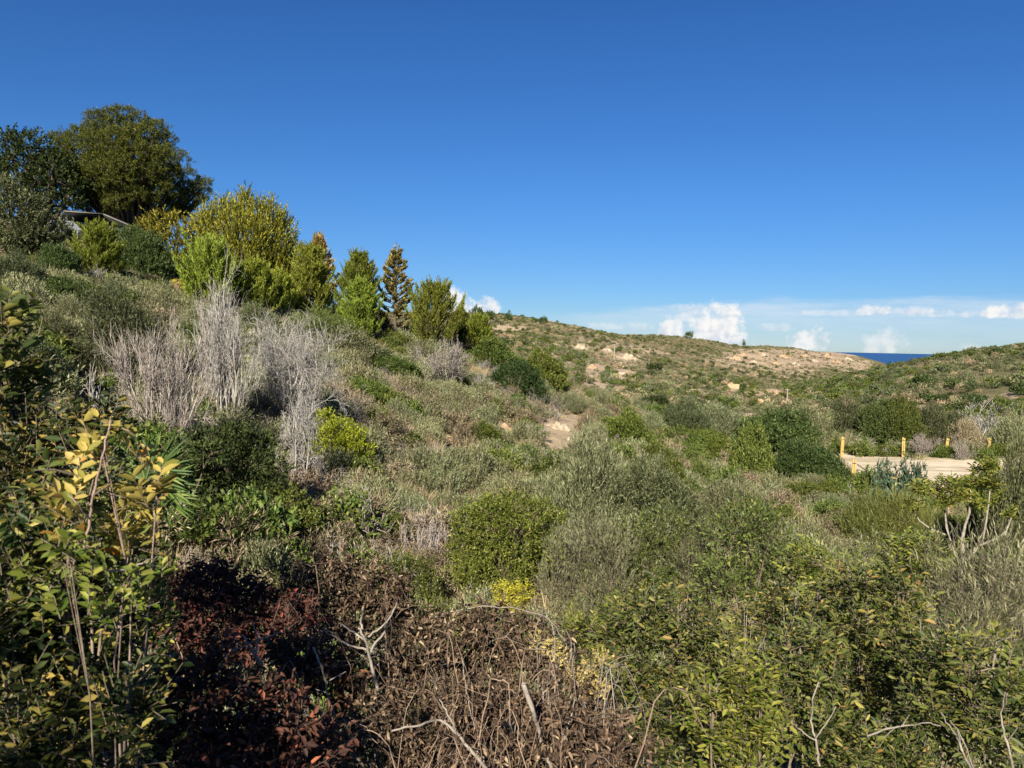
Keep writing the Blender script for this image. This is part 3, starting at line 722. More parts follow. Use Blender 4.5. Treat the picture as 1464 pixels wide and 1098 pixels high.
_PC = {}
def proto(kind, v):
    """shared meshes: (list of (part name, mesh), width, height)"""
    key = (kind, v)
    if key in _PC: return _PC[key]
    g = np.random.default_rng(abs(hash(kind)) % 1000 if False else sum(map(ord, kind))*31+v*7+3)
    if kind == 'mastic':   r = (k_shrub(g, 2.4, 1.5, mat='mastic', n=13), 2.4, 1.5)
    elif kind == 'masticbright': r = (k_shrub(g, 2.2, 1.4, mat='midgreen', n=12, L=.075, W=.03, tw=.22), 2.2, 1.4)
    elif kind == 'dark':   r = (k_shrub(g, 2.6, 1.8, mat='darkgreen', n=13, L=.08, W=.036), 2.6, 1.8)
    elif kind == 'acid':   r = (k_shrub(g, 1.6, 1.5, mat='acid', n=10, L=.08, W=.03, upb=.8), 1.6, 1.5)
    elif kind == 'olive':  r = (k_shrub(g, 2.0, 1.5, mat='olive', stem='palebark', n=11, L=.08, W=.016, nl=14, tw=.42, upb=1.0, spreadang=.55, lai=1.5, noise=.4), 2.0, 1.5)
    elif kind == 'olivedark': r = (k_shrub(g, 2.4, 1.9, mat='olivedark', stem='palebark', n=12, L=.08, W=.02, nl=12, tw=.36, upb=.8, spreadang=.6, lai=1.8), 2.4, 1.9)
    elif kind == 'glauc':  r = (k_shrub(g, 1.2, .8, mat='glauc', stem='midbark', L=.13, W=.045, lai=1.8, nl=12, tw=.12, spreadang=1.5, upb=.1, r0=.015, sub=2, lobes=[(-.36,0,.58,.2,.2,.16),(0,.1,.66,.22,.22,.16),(.36,-.05,.6,.2,.2,.15),(.1,-.3,.5,.2,.2,.15),(-.18,.32,.52,.2,.2,.15),(-.1,-.15,.3,.3,.3,.2),(.3,.25,.42,.18,.18,.14)]), 1.2, .8)
    elif kind == 'broom':  r = (k_shrub(g, 1.6, 1.3, mat='broomg', n=10, L=.13, W=.011, nl=12, tw=.42, upb=.9, spreadang=.45, lai=1.3, noise=.5), 1.6, 1.3)
    elif kind == 'rosem':  r = (k_shrub(g, 1.3, .8, mat='olive', n=8, L=.06, W=.014, nl=12, tw=.26, upb=1.3, spreadang=.5, lai=1.4, noise=.35), 1.3, .8)
    elif kind == 'brown':  r = (k_shrub(g, 1.4, .8, mat='brownscrub', n=9, L=.09, W=.012, nl=10, tw=.25, upb=.8, spreadang=.7, lai=1.2, noise=.6), 1.4, .8)
    elif kind == 'greytwig':
        a, _ = k_twigs(g, 1.4, .9, 'greytwig', 12, 4, (5, 4, 4), up=.15, ang=.7, r0=.012, rmin=.0035, spread0=.8); r = (a, 1.4, .9)
    elif kind == 'whitetwig':
        a, _ = k_twigs(g, 1.6, 1.4, 'whitetwig', 10, 4, (5, 5, 3), up=.25, ang=.5, r0=.014, rmin=.004, spread0=.5); r = (a, 1.6, 1.4)
    elif kind == 'straw':  r = (k_tuft(g, .7, .5, 'straw', 110, .011), .7, .5)
    elif kind == 'strawlow': r = (k_tuft(g, 1.0, .32, 'straw', 120, .013, lean=.9, base=.3), 1.0, .32)
    elif kind == 'greentuft': r = (k_tuft(g, .6, .5, 'grassgreen', 110, .013), .6, .5)
    elif kind == 'greentuftlow': r = (k_tuft(g, 1.0, .3, 'grassgreen', 130, .016, lean=.9, base=.35), 1.0, .3)
    elif kind == 'stalk':  r = (k_stalks(g, .5, .9), .5, .9)
    elif kind == 'lowgreen': r = (k_shrub(g, .95, .55, mat='mastic', stem=None, n=6, L=.05, W=.022, lai=1.9, tw=.14), .95, .55)
    elif kind == 'lowolive': r = (k_shrub(g, .9, .6, mat='olive', stem=None, n=6, L=.055, W=.013, nl=10, lai=1.3, tw=.24, upb=1.2, spreadang=.5), .9, .6)
    elif kind == 'lowbrown': r = (k_shrub(g, .9, .5, mat='brownscrub', stem=None, n=6, L=.07, W=.011, nl=10, lai=1.1, tw=.2, upb=.9), .9, .5)
    elif kind == 'lowgrey':
        a, _ = k_twigs(g, .9, .5, 'greytwig', 9, 4, (4, 3, 3), up=.1, ang=.75, r0=.008, rmin=.003, spread0=.9); r = (a, .9, .5)
    elif kind.startswith('far_'):
        mt = {'far_green': 'mastic', 'far_dark': 'darkgreen', 'far_olive': 'olive', 'far_straw': 'straw', 'far_brown': 'brownscrub', 'far_dim': 'olivedark'}[kind]
        big = kind in ('far_green', 'far_dark', 'far_dim')
        r = (k_shrub(g, 1.8, 1.1 if big else .8, mat=mt, stem=None, n=6, L=.22, W=.10 if big else .06, lai=1.6 if big else 1.1, nl=6, tw=.35, upb=.5 if big else .9), 1.8, 1.1 if big else .8)
    elif kind == 'pineyoung':
        r = (k_conifer(g, 3.0, 4.0, 'pine', nb=64, sub=11, nl=16, L=.17, W=.026, tw=.5, rise=.9, spreadang=.6, updir=.3,
             prof=lambda t: (1-t)**.6*(.75+.25*min(1, t*5))), 3.0, 4.0)
    elif kind == 'goldcypress':
        r = (k_conifer(g, 2.4, 5.0, 'golddim', nb=74, sub=9, nl=12, L=.2, W=.07, tw=.42, rise=.55, spreadang=.5, updir=.2, base=.16,
             prof=lambda t: (1-t)**.85*(.6+.4*min(1, t*4))+.04, jit=.35), 2.4, 5.0)
    else: raise KeyError(kind)
    _PC[key] = r
    return r

KIND = {  # thing name, category
 'mastic': ('shrub', 'shrub'), 'masticbright': ('shrub', 'shrub'), 'dark': ('shrub', 'shrub'), 'acid': ('shrub', 'shrub'), 'olive': ('grey_shrub', 'shrub'),
 'olivedark': ('grey_shrub', 'shrub'), 'glauc': ('leafy_herb', 'plant'), 'broom': ('broom_bush', 'shrub'), 'rosem': ('grey_shrub', 'shrub'), 'brown': ('dry_bush', 'dry bush'),
 'greytwig': ('twig_bush', 'dry bush'), 'whitetwig': ('dead_bush', 'dead bush'), 'pineyoung': ('young_pine', 'pine tree'), 'goldcypress': ('golden_cypress', 'cypress tree'),
 'far_dark': ('distant_shrub', 'shrub'), 'far_dim': ('distant_shrub', 'shrub')}

USED = []     # ground circles taken by things: x, y, radius
def box_fit(x0, x1, ytop, ybase=None, r=None):
    cx = (x0+x1)/2
    pt = None
    if r is None:
        for k in range(14):
            pt = hit(cx, ybase+k)
            if pt is not None: break
    else: pt = ground_at(cx, r)
    rr = math.hypot(pt[0], pt[1]); dep = float(pt@F)
    w = (x1-x0)/FPX*dep
    zt = P(cx, ytop, rr)[2]
    return pt, w, max(.15, zt-pt[2]), rr

def make_thing(name, label, cat_, group, loc, parts, scale=(1, 1, 1), rotz=0.0, subs=None, tilt=(0, 0)):
    e = bpy.data.objects.new(name, None); COL.objects.link(e)
    e.empty_display_size = .2
    e.location = loc; e.rotation_euler = (tilt[0], tilt[1], rotz); e.scale = scale
    tag(e, label, cat_, group)
    for pn, me in parts:
        o = bpy.data.objects.new(pn, me); COL.objects.link(o); o.parent = e
    return e

_vc = {}
def plant(kind, box_, label, group=None, r=None, name=None, cat_=None, rotz=None, fatten=1.0, variants=2):
    x0, x1, yt, yb = box_
    pt, w, h, rr = box_fit(x0, x1, yt, yb, r)
    v = _vc.get(kind, 0); _vc[kind] = v+1
    parts, pw, ph = proto(kind, v % variants)
    n, c = KIND[kind]
    g = np.random.default_rng(int(x0*13+yt*7))
    sxy = w/pw*fatten
    USED.append((pt[0], pt[1], w*.5))
    loc = (pt[0], pt[1], pt[2]-.04)
    return make_thing(name or n, label, cat_ or c, group, loc, parts, (sxy, sxy*g.uniform(.85, 1.0), h/ph), g.uniform(0, 2*PI) if rotz is None else rotz)

def lobes_px(spec, base, r, dj=.3, seed=1, flat=.9):
    """lobes given on the photo as (px, py, radius px[, depth offset in metres]) -> lobes relative to base"""
    g = np.random.default_rng(seed); out = []
    for s in spec:
        d0 = s[3] if len(s) > 3 else g.uniform(-dj, dj)
        p = P(s[0], s[1], r+d0); rad_ = s[2]/FPX*float(p@F)
        q = p-base
        out.append((q[0], q[1], q[2], rad_, rad_, rad_*flat))
    return np.array(out)

def unique(name, label, cat_, group, base, parts):
    return make_thing(name, label, cat_, group, tuple(base), parts)


# ================================================================== trees on the skyline
G = np.random.default_rng
def px_tree(spec, cx, r, mat, label, name, cat_, L, W, nl, tw, lai, upb, spreadang, stem='bark', r0=.12, noise=.4, group=None, seed=1, dj=.8, flat=.9, sub=4, parts=('crown', 'trunk'), under=-.5, shell=None):
    base = ground_at(cx, r)
    lo = lobes_px(spec, base, r, dj, seed, flat)
    p = k_shrub(G(seed), 1, 1, mat=mat, stem=stem, L=L, W=W, lai=lai, nl=nl, tw=tw, upb=upb, spreadang=spreadang, lobes=lo, r0=r0, noise=noise, sub=sub, under=under)
    p = [(n, m) for n, (_, m) in zip(parts, p)]
    USED.append((base[0], base[1], 1.5))
    return unique(name, label, cat_, group, base, p)

pine_spec = [(150,178,30,0),(178,172,32,.6),(125,192,28,-.5),(205,190,32,.4),(100,208,27,-.4),(85,200,20,.2),(140,210,38,-2.2),(180,205,40,-2.4),(225,205,26,.6),(240,228,30,0),
  (212,232,38,-2.2),(170,240,40,-2.8),(125,238,36,-1.8),(90,228,24,-.6),(250,258,30,-.2),(225,270,34,-1.8),(185,272,38,-2.2),(150,270,30,-1.6),(262,280,26,.2),(286,262,16,.4),
  (290,280,15,.3),(240,296,28,-.6),(205,298,26,-.4),(110,265,28,-1),(128,290,20,-.6),(165,292,22,-2.2),(222,310,20,-.4),(262,300,18,.2),(145,285,20,1.5),(180,220,44,2.6),(215,255,42,2.6),(150,245,42,2.8)]
gp = G(44); puffs = []
for q in pine_spec:
    d0 = q[3] if len(q) > 3 else 0
    for k in range(7):
        a = k*2.39996+gp.uniform(-.5, .5); e = math.sqrt((k+.5)/7)*.72
        puffs.append((q[0]+math.cos(a)*e*q[2], q[1]+math.sin(a)*e*q[2]*.8, q[2]*gp.uniform(.26, .44), d0-math.sqrt(max(0, 1-e*e))*q[2]*.03+gp.uniform(-.3, .3)))
px_tree(puffs, 188, 60, 'pinebig', 'huge rounded old pine towering over the house at the hilltop', 'old_pine', 'pine tree', .16, .024, 20, .30, 1.9, .5, .9, r0=.12, seed=4, sub=0, dj=.5, flat=.8, under=-.3)
dark_spec = [(12,215,24),(45,212,26),(35,240,32),(78,238,24),(72,262,30),(15,262,32),(100,268,24),(98,288,18),(70,295,26),(50,285,30),(20,235,26,1.5),(70,250,30,2)]
px_tree(dark_spec, 60, 57, 'darkgreen', 'dark evergreen tree at the left end of the skyline beside the old pine', 'evergreen_tree', 'tree', .2, .085, 8, .35, 2.2, .4, .8, r0=.2, seed=5)
grey_spec = [(5,280,26),(30,300,28),(12,325,30),(50,330,28),(78,345,26),(30,355,30),(60,372,24),(5,368,28),(85,335,16),(95,365,18)]
px_tree(grey_spec, 40, 46, 'olivedark', 'grey green bushy tree under the dark evergreen, at the left edge', 'bushy_tree', 'tree', .15, .05, 10, .38, 2.6, .7, .7, stem='bark', r0=.1, seed=6, dj=.6)
gold_bush = [(212,330,17),(232,318,18),(255,325,20),(228,345,22),(255,350,24),(278,340,20),(240,372,22),(270,372,22),(212,358,16),(285,318,14),(285,362,18)]
px_tree(gold_bush, 245, 50, 'gold', 'squat golden yellow juniper beside the house', 'golden_juniper', 'juniper', .16, .06, 11, .34, 2.0, .8, .5, r0=.08, seed=7, dj=.6)
gold_tall = [(316,287,6,0),(334,293,7,0),(353,277,6,0),(372,293,6,0),(400,306,6,.2),(300,303,7,0),(412,338,6,.3),(344,283,5,0),(388,288,5,0),(300,325,20,0),(316,302,13,0),(318,325,22,-.6),(335,312,20,-.3),(353,288,9,0),(352,305,18,-.3),(370,305,16,0),(378,295,9,.2),(383,322,22,0),(352,335,30,-1.2),(398,342,22,.4),(403,318,11,.4),
  (412,362,15,.5),(385,362,28,-.6),(345,368,30,-1.2),(315,358,26,-.8),(398,385,22,-.2),(365,392,28,-.8),(330,392,26,-.6)]
px_tree(gold_tall, 358, 49, 'gold', 'tall broad golden cypress clump with feathery upswept tips', 'golden_cypress', 'cypress tree', .15, .042, 26, 1.0, 2.7, 1.5, .33, r0=.16, seed=8, dj=.3, noise=.3)

TREES = 'young pines in a row along the hill crest'
def px_conifer(x0, x1, yt, r, label, seed, mat='pine', name='young_pine', cat_='pine tree', group=TREES, **k):
    base = ground_at((x0+x1)/2, r); dep = float(base@F)
    w = (x1-x0)/FPX*dep; h = P((x0+x1)/2, yt, r)[2]-base[2]+.15
    kw = dict(nb=int(46+h*10), sub=15, nl=18, L=.17, W=.032, tw=.17*w, rise=.85, spreadang=.65, updir=.3, base=.02, prof=lambda t: (1-t)**.55*(.85+.15*min(1, t*5)))
    kw.update(k)
    USED.append((base[0], base[1], w*.4))
    return unique(name, label, cat_, group, base-np.array([0, 0, .12]), k_conifer(G(seed), w, h, mat, **kw))
px_conifer(106, 176, 322, 42, 'small bright green pine in front of the house roof', 21, group=TREES)
px_conifer(250, 345, 348, 40, 'bushy bright pine below the squat golden juniper', 22, rise=1.1)
px_conifer(322, 402, 378, 42, 'low spreading pine in the shade side of the tall golden cypress clump', 23)
px_conifer(403, 480, 352, 46, 'broad light green pine under the feathery gold spire', 24)
px_conifer(474, 546, 360, 46, 'narrow pointed pine left of the lone ragged cypress', 25)
px_conifer(574, 664, 408, 45, 'rounded pine at the right end of the row, beside the white cloud', 26, rise=1.0)
px_conifer(484, 545, 400, 43, 'short dense pine in front of the narrow pointed one', 31)
px_conifer(372, 425, 392, 43.5, 'thin low pine right of the low spreading one', 32)
px_conifer(640, 672, 440, 50, 'small dark pine half hidden behind the rounded end pine', 27, mat='pinebig')
px_conifer(660, 705, 452, 49, 'last low green pine where the crest meets the far ridge', 28)
gk = dict(mat='golddim', name='golden_cypress', cat_='cypress tree', group='thin golden cypresses on the crest', L=.2, W=.07, nl=12, sub=9, rise=.55, spreadang=.5, updir=.2, base=.16, jit=.35,
          prof=lambda t: (1-t)**.85*(.6+.4*min(1, t*4))+.04)
px_conifer(428, 480, 333, 51, 'feathery gold spire rising behind the broad light green pine', 33, **gk)
px_conifer(502, 536, 372, 52, 'little gold tip peeping over the narrow pointed pine', 34, **gk)
px_conifer(533, 594, 350, 47.5, 'lone ragged olive gold cypress with a brown dying base', 35, **dict(gk, nb=64, sub=12, rise=.32, tw=.36, jit=.45, L=.18, W=.06, nl=15, prof=lambda t: (1-t)**.9+.05))

# the house ---------------------------------------------------------------
def make_house():
    base = ground_at(152, 53); dep = float(base@F)
    az = math.atan2(base[0], base[1])
    e = make_thing('house', 'white house with a dark low roof, mostly hidden under the old pine', 'house', None, tuple(base), [], rotz=-az+rad(8))
    zr = P(150, 309, 53)[2]-base[2]         # eaves line
    def part(n, bs, m, parent=e):
        V, Q = cat(bs); return link(n, qmesh(n, V, Q, M[m]), parent)
    part('wall', [box(0, 2.5, (zr-.5)/2, 5.6, 5, zr-.5)], 'white')
    # roof: level ridge piece at the left, then a slope falling to the right
    def slab(x0, z0, x1, z1, t, y0, y1):
        V = np.array([(x0,y0,z0),(x1,y0,z1),(x1,y1,z1),(x0,y1,z0),(x0,y0,z0+t),(x1,y0,z1+t),(x1,y1,z1+t),(x0,y1,z0+t)])
        return V, np.array([(0,3,2,1),(4,5,6,7),(0,1,5,4),(1,2,6,5),(2,3,7,6),(3,0,4,7)])
    part('roof', [slab(-2.2, zr-.12, -.2, zr-.05, .14, -.6, 5.6), slab(-.19, zr-.05, 3.2, zr-1.25, .14, -.6, 5.6)], 'roof')
    part('fascia', [slab(-2.2, zr-.07, -.2, zr, .05, -.64, -.605), slab(-.19, zr-.01, 3.2, zr-1.21, .05, -.64, -.605)], 'fascia')
    f = part('window', [box(-.9, -.03, zr-1.4, 1.3, .05, 1.0)], 'white'); part('pane', [box(-.9, -.07, zr-1.4, 1.1, .03, .8)], 'glass', f)
    f = part('window', [box(1.3, -.03, zr-1.7, 1.3, .05, 1.0)], 'white'); part('pane', [box(1.3, -.07, zr-1.7, 1.1, .03, .8)], 'glass', f)
    return e
make_house()

# ================================================================== the dead white bushes
def dead(box_, r, label, seed, **k):
    x0, x1, yt, yb = box_
    pt, w, h, rr = box_fit(x0, x1, yt, yb, r)
    kw = dict(nst=10, levels=4, kids=(6, 7, 7), up=.22, ang=.55, r0=.024, rmin=.0026, droop=.12, arch=.12)
    kw.update(k)
    parts, _ = k_twigs(G(seed), w, h, k.get('mat', 'whitetwig'), **{a: b for a, b in kw.items() if a != 'mat'})
    USED.append((pt[0], pt[1], w*.3))
    return make_thing('dead_bush', label, 'dead bush', 'bleached dead bushes on the left slope', tuple(pt-np.array([0, 0, .05])), parts)
dead((165, 300, 465, 668), None, 'spreading bleached dead bush, leftmost and dullest of the bare white bushes', 41, spread0=.75, mat='greytwig', wander=.15)
dead((275, 375, 420, 640), None, 'tallest bleached dead bush with a straight white stem', 42, spread0=.24, kids=(7, 7, 6), up=.4, ang=.5, wander=.22, nst=10, arch=.22, lean=(.14, 0), mat='palertwig')
dead((352, 482, 458, 632), None, 'wide domed dead bush with drooping white twigs', 43, spread0=.6, droop=.4, kids=(9, 9, 7), up=.42, ang=.7, nst=8, lean=(.4, 0), arch=.26, wander=.2)
dead((382, 466, 555, 712), None, 'low forked dead bush with a bare pale trunk, beside the dark rounded bush', 44, spread0=.5, nst=4, kids=(7, 8, 6), r0=.024, droop=.3, arch=.3)
dead((122, 152, 528, 640), None, 'small forked bare white sapling among the leaves at left', 45, nst=3, kids=(4, 4, 3), spread0=.25, rmin=.004, r0=.014)

# ================================================================== shrubs one can point to on the slope
def shr(kind, x0, x1, yt, yb, label, group=None, **k): return plant(kind, (x0, x1, yt, yb), label, group, **k)
RK = float(np.linalg.norm(hit(338, 752)[:2])); base = ground_at(338, RK)
dk = [(300,635,24),(330,628,24),(365,640,24),(290,665,26),(325,662,32),(362,668,30),(395,672,18),(300,700,28),(340,702,32),(378,705,26),(310,728,24),(350,730,26),(395,702,16),(275,690,18)]
unique('shrub', 'dark glossy rounded bush in front of the white dead bushes', 'shrub', None, base, k_shrub(G(51), 1, 1, mat='darkgreen', L=.06, W=.026, lai=2.6, nl=9, tw=.16, lobes=lobes_px(dk, base, RK, .3, 3), r0=.03))
dk2 = [(262,640,20),(250,665,22),(268,690,22),(300,650,22),(240,690,18),(285,715,20)]
base = ground_at(262, RK-.6)
unique('shrub', 'black green bush between the dark rounded bush and the fan palm', 'shrub', None, base, k_shrub(G(52), 1, 1, mat='darkgreen', L=.06, W=.026, lai=2.4, nl=9, tw=.16, lobes=lobes_px(dk2, base, RK-.6, .25, 4), r0=.03))
ac = [(462,600,13),(485,612,15),(508,622,14),(470,625,17),(498,640,18),(520,645,13),(475,650,18),(505,662,17),(455,640,14),(462,668,14),(525,662,9)]
RK = float(np.linalg.norm(hit(488, 684)[:2])); base = ground_at(488, RK)
unique('shrub', 'vivid yellow green bush right of the forked dead bush', 'shrub', None, base, k_shrub(G(53), 1, 1, mat='acid', L=.075, W=.026, lai=2.6, nl=10, tw=.18, upb=.9, lobes=lobes_px(ac, base, RK, .3, 5), r0=.03))
shr('olivedark', 112, 228, 425, 545, 'broad dull green bush left of the tallest dead bush')
shr('olivedark', -15, 55, 362, 428, 'dull green bush at the left edge, right below the bushy tree')
shr('dark', 58, 118, 352, 408, 'dark green bush filling the gap between the bushy tree and the small bright pine')
shr('mastic', 20, 75, 392, 432, 'mid green bush in the rank below the bushy tree')
shr('dark', 55, 125, 395, 450, 'dark bush under the bushy grey green tree')
shr('dark', 168, 240, 326, 402, 'shadowy bush between the small bright pine and the golden juniper')
shr('dark', 300, 425, 352, 425, 'dark hedge like bush filling the foot of the tall golden cypress clump', r=50.5)
shr('dark', 240, 300, 385, 410, 'low dark bush at the foot of the golden juniper')
shr('rosem', 152, 250, 402, 440, 'low grey bush on the bank below the bright pine')
shr('olive', 0, 60, 385, 430, 'pale olive bush at the left edge below the bushy tree')
shr('brown', 85, 170, 350, 398, 'tangled brown dry bush under the small bright pine')
shr('whitetwig', 115, 165, 383, 415, 'little bleached twig bush under the small bright pine', cat_='dead bush')
shr('olivedark', 330, 400, 440, 490, 'dim grey bush behind the domed dead bush')
shr('broom', 392, 500, 448, 492, 'long low green bush under the broad light green pine')
shr('rosem', 430, 560, 475, 520, 'wide grey green mound on the crest below the ragged cypress')
shr('mastic', 525, 596, 508, 545, 'small green mound on the open slope below the ragged cypress')
shr('broom', 505, 530, 528, 560, 'dark little upright bush left of the small green mound')
shr('greytwig', 580, 690, 490, 560, 'broad mauve grey twig bush below the rounded end pine')
shr('brown', 640, 690, 478, 500, 'rust brown bush beside the yellow flowers on the crest')
shr('mastic', 668, 745, 488, 530, 'green bush on the crest right of the yellow flowers')
shr('dark', 700, 770, 515, 572, 'dark green bush at the near edge of the crest, left of the longer mound')
shr('masticbright', 738, 815, 508, 556, 'long bright green mound at the near edge of the crest')
shr('mastic', 664, 720, 603, 648, 'round green bush between two pale earth scars')
shr('masticbright', 856, 935, 588, 650, 'bright bush right of the big cream earth scar')
shr('dark', 908, 958, 565, 592, 'lone round blackish bush standing out on the lower far slope')
shr('olivedark', 942, 1012, 572, 632, 'grey dark bush below the lone blackish one')
shr('olive', 985, 1065, 580, 628, 'grey green bush left of the big thicket bush')
shr('dark', 1052, 1164, 586, 668, 'big dark thicket bush in the middle distance, below the stone wall')
shr('mastic', 1035, 1110, 612, 690, 'mid green bush at the left foot of the thicket bush')
shr('dark', 1110, 1200, 632, 700, 'dark bush leading down to the posts')
shr('dark', 1146, 1210, 655, 705, 'low dark bush just left of the near yellow post')
shr('masticbright', 925, 992, 662, 728, 'yellowish bush left of the small pale scar')
shr('olive', 775, 905, 650, 790, 'big wispy grey bush in the middle of the slope')
shr('olivedark', 870, 1000, 668, 800, 'dim grey bush with a bent bare twig, right of the wispy grey one')
shr('olive', 1000, 1090, 690, 765, 'pale grey bush below the small pale scar')
shr('mastic', 1010, 1110, 720, 800, 'olive green bush uphill of the white stemmed bush')
shr('rosem', 1110, 1200, 740, 800, 'wispy pale bush left of the soft green broom')
shr('broom', 1200, 1275, 708, 790, 'soft green broom, left half of the pair under the car park')
shr('broom', 1255, 1335, 706, 800, 'soft green broom, right half of the pair under the car park')
shr('brown', 1165, 1215, 655, 692, 'dry grey brush below the near yellow post')
shr('olivedark', 1422, 1505, 645, 745, 'grey bush at the right edge beside the car park', r=19)
shr('mastic', 1392, 1455, 668, 720, 'yellowish green bush right of the car park', r=22)
RK = float(np.linalg.norm(hit(725, 875)[:2])); base = ground_at(725, RK)
mb = [(670,748,22),(700,735,24),(735,725,22),(765,735,24),(795,745,16),(665,785,24),(700,770,32),(740,765,34),(780,775,26),(680,820,28),(720,815,34),(765,815,30),(795,800,18),(700,850,28),(750,850,28),(650,815,16)]
unique('shrub', 'large fresh green bush in the lower middle, right of the round dead bush', 'shrub', None, base, k_shrub(G(54), 1, 1, mat='midgreen', L=.05, W=.02, lai=2.6, nl=10, tw=.16, lobes=lobes_px(mb, base, RK, .35, 6), r0=.025))
RK = float(np.linalg.norm(hit(585, 890)[:2])); base = ground_at(585, RK)
mb = [(555,825,22),(590,818,24),(615,840,18),(560,860,24),(600,865,24),(540,850,16),(630,870,14)]
unique('shrub', 'low fresh green bush just above the brown leaf pile', 'shrub', None, base, k_shrub(G(55), 1, 1, mat='mastic', L=.045, W=.018, lai=2.4, nl=10, tw=.14, lobes=lobes_px(mb, base, RK, .25, 7), r0=.02))
# round dead tumble of twigs
pt, w, h, rr = box_fit(568, 645, 738, 812)
p_, _ = k_twigs(G(56), w, h, 'greytwig', 14, 4, (6, 5, 4), up=.02, ang=.9, r0=.012, rmin=.004, spread0=1.1, wander=.32, droop=.25)
make_thing('twig_ball', 'round tangle of grey dead twigs on the open slope', 'dead bush', None, tuple(pt), p_)

# shrubs behind the car park
BH = 'bushes behind the car park posts'
shr('olivedark', 1180, 1250, 575, 632, 'tall dull bush behind the gap between the first two posts', BH)
shr('dark', 1222, 1290, 573, 640, 'darkest tall bush behind the posts', BH)
shr('mastic', 1256, 1316, 570, 644, 'warm green tall bush behind the second far post', BH)
shr('olive', 1108, 1190, 590, 645, 'silvery bush behind the thicket, left of the posts', BH)
shr('olivedark', 1298, 1372, 582, 645, 'grey green bush behind the third far post', BH)
shr('brown', 1352, 1400, 604, 648, 'brown brush behind the third far post, right of the grey green bush', BH)
shr('rosem', 1420, 1475, 598, 648, 'pale brush behind the right end of the car park', BH)
shr('greytwig', 1208, 1268, 626, 656, 'grey dead brush right of the first far post', BH, r=46)
shr('greytwig', 1296, 1350, 622, 652, 'purplish dead brush between the second and third far posts', BH, r=46)
shr('greytwig', 1362, 1398, 628, 650, 'dead brush left of the last post', BH, r=46)
pt, w, h, rr = box_fit(1375, 1432, 575, 640, 52)
p_, _ = k_twigs(G(57), w, h, 'whitetwig', 4, 4, (5, 4, 4), up=.25, ang=.5, r0=.05, rmin=.012, spread0=.4)
make_thing('bare_tree', 'leafless pale small tree behind the last posts', 'bare tree', None, tuple(pt), p_)
# plants at the near edge of the car park
GL = 'blue green leafy plants by the car park edge'
shr('glauc', 1253, 1286, 660, 694, 'smaller blue green plant right of the chain', GL, r=30.5)
shr('glauc', 1284, 1328, 658, 700, 'larger blue green plant in the middle of the car park edge', GL, r=29.5)
shr('glauc', 1248, 1300, 685, 712, 'low blue green plant below the two taller ones', GL, r=28.5)
# yellow flowers
def flowers(x0, x1, yt, yb, label, r=None):
    pt, w, h, rr = box_fit(x0, x1, yt, yb, r)
    g = G(x0); lo = dome_lobes(g, w, w*.8, h, 5, .3, (.3, .45))
    V, Q, tw_ = crown(g, lo, 90, .12, 6, .05*rr/20, .04*rr/20, upb=.8)
    sv, sq = stems_for(g, lo, .01, .005, 3)
    make_thing('flowering_herb', label, 'wildflower', 'yellow flowering herbs', tuple(pt), [('blossom', qmesh('blossom', V, Q, M['flower'])), ('stem', qmesh('stem', sv, sq, M['olivebark']))])
M['pinkbark'] = solidm('pinkish_bark', (.20, .13, .10), (.40, .30, .24), 30)
M['olivebark'] = solidm('green_stem', (.08, .10, .03), (.14, .16, .05), 12)
flowers(1088, 1114, 680, 702, 'yellow flowers on the slope left of the car park')
flowers(676, 696, 480, 502, 'brighter patch of yellow flowers on the crest beside the end pine')
flowers(698, 714, 487, 505, 'smaller patch of yellow flowers on the crest')
flowers(242, 268, 398, 420, 'yellow flowers below the golden juniper')

# ================================================================== rocks
def rock_mesh(g, w, h, mat):
    """a broken outcrop: ledges and blocks that sink into the soil at their rim"""
    n = 46; u = np.linspace(-1, 1, n); X, Y = np.meshgrid(u, u, indexing='ij'); o = g.uniform(0, 90)
    rr = np.hypot(X, Y)*(1+.5*(fbm(X*1.6+o, Y*1.6, 3, 3)-.5))
    e = np.clip(1.05-rr**2, 0, 1)
    cell = np.floor(fbm(X*2.2+o, Y*3.4+o, 7, 3)*9)/9; ledge = np.clip((cell-.34)*2.6, 0, 1)
    Z = h*(e*(.12+.95*ledge)+.10*e*(fbm(X*7+o, Y*7, 11, 3)-.5))-h*.16
    jx = (vnoise(X*9+o, Y*9, 4)-.5)*.05; jy = (vnoise(X*9, Y*9+o, 6)-.5)*.05
    V = np.stack([(X+jx)*w*.55, (Y+jy)*w*.45, Z], -1).reshape(-1, 3)
    i, j = np.meshgrid(np.arange(n-1), np.arange(n-1), indexing='ij'); k = (i*n+j).ravel()
    keep = (rr.reshape(-1)[k] < 1.15)
    Q = np.stack([k, k+n, k+n+1, k+1], 1)[keep]
    return qmesh('rock', V, Q, M[mat])

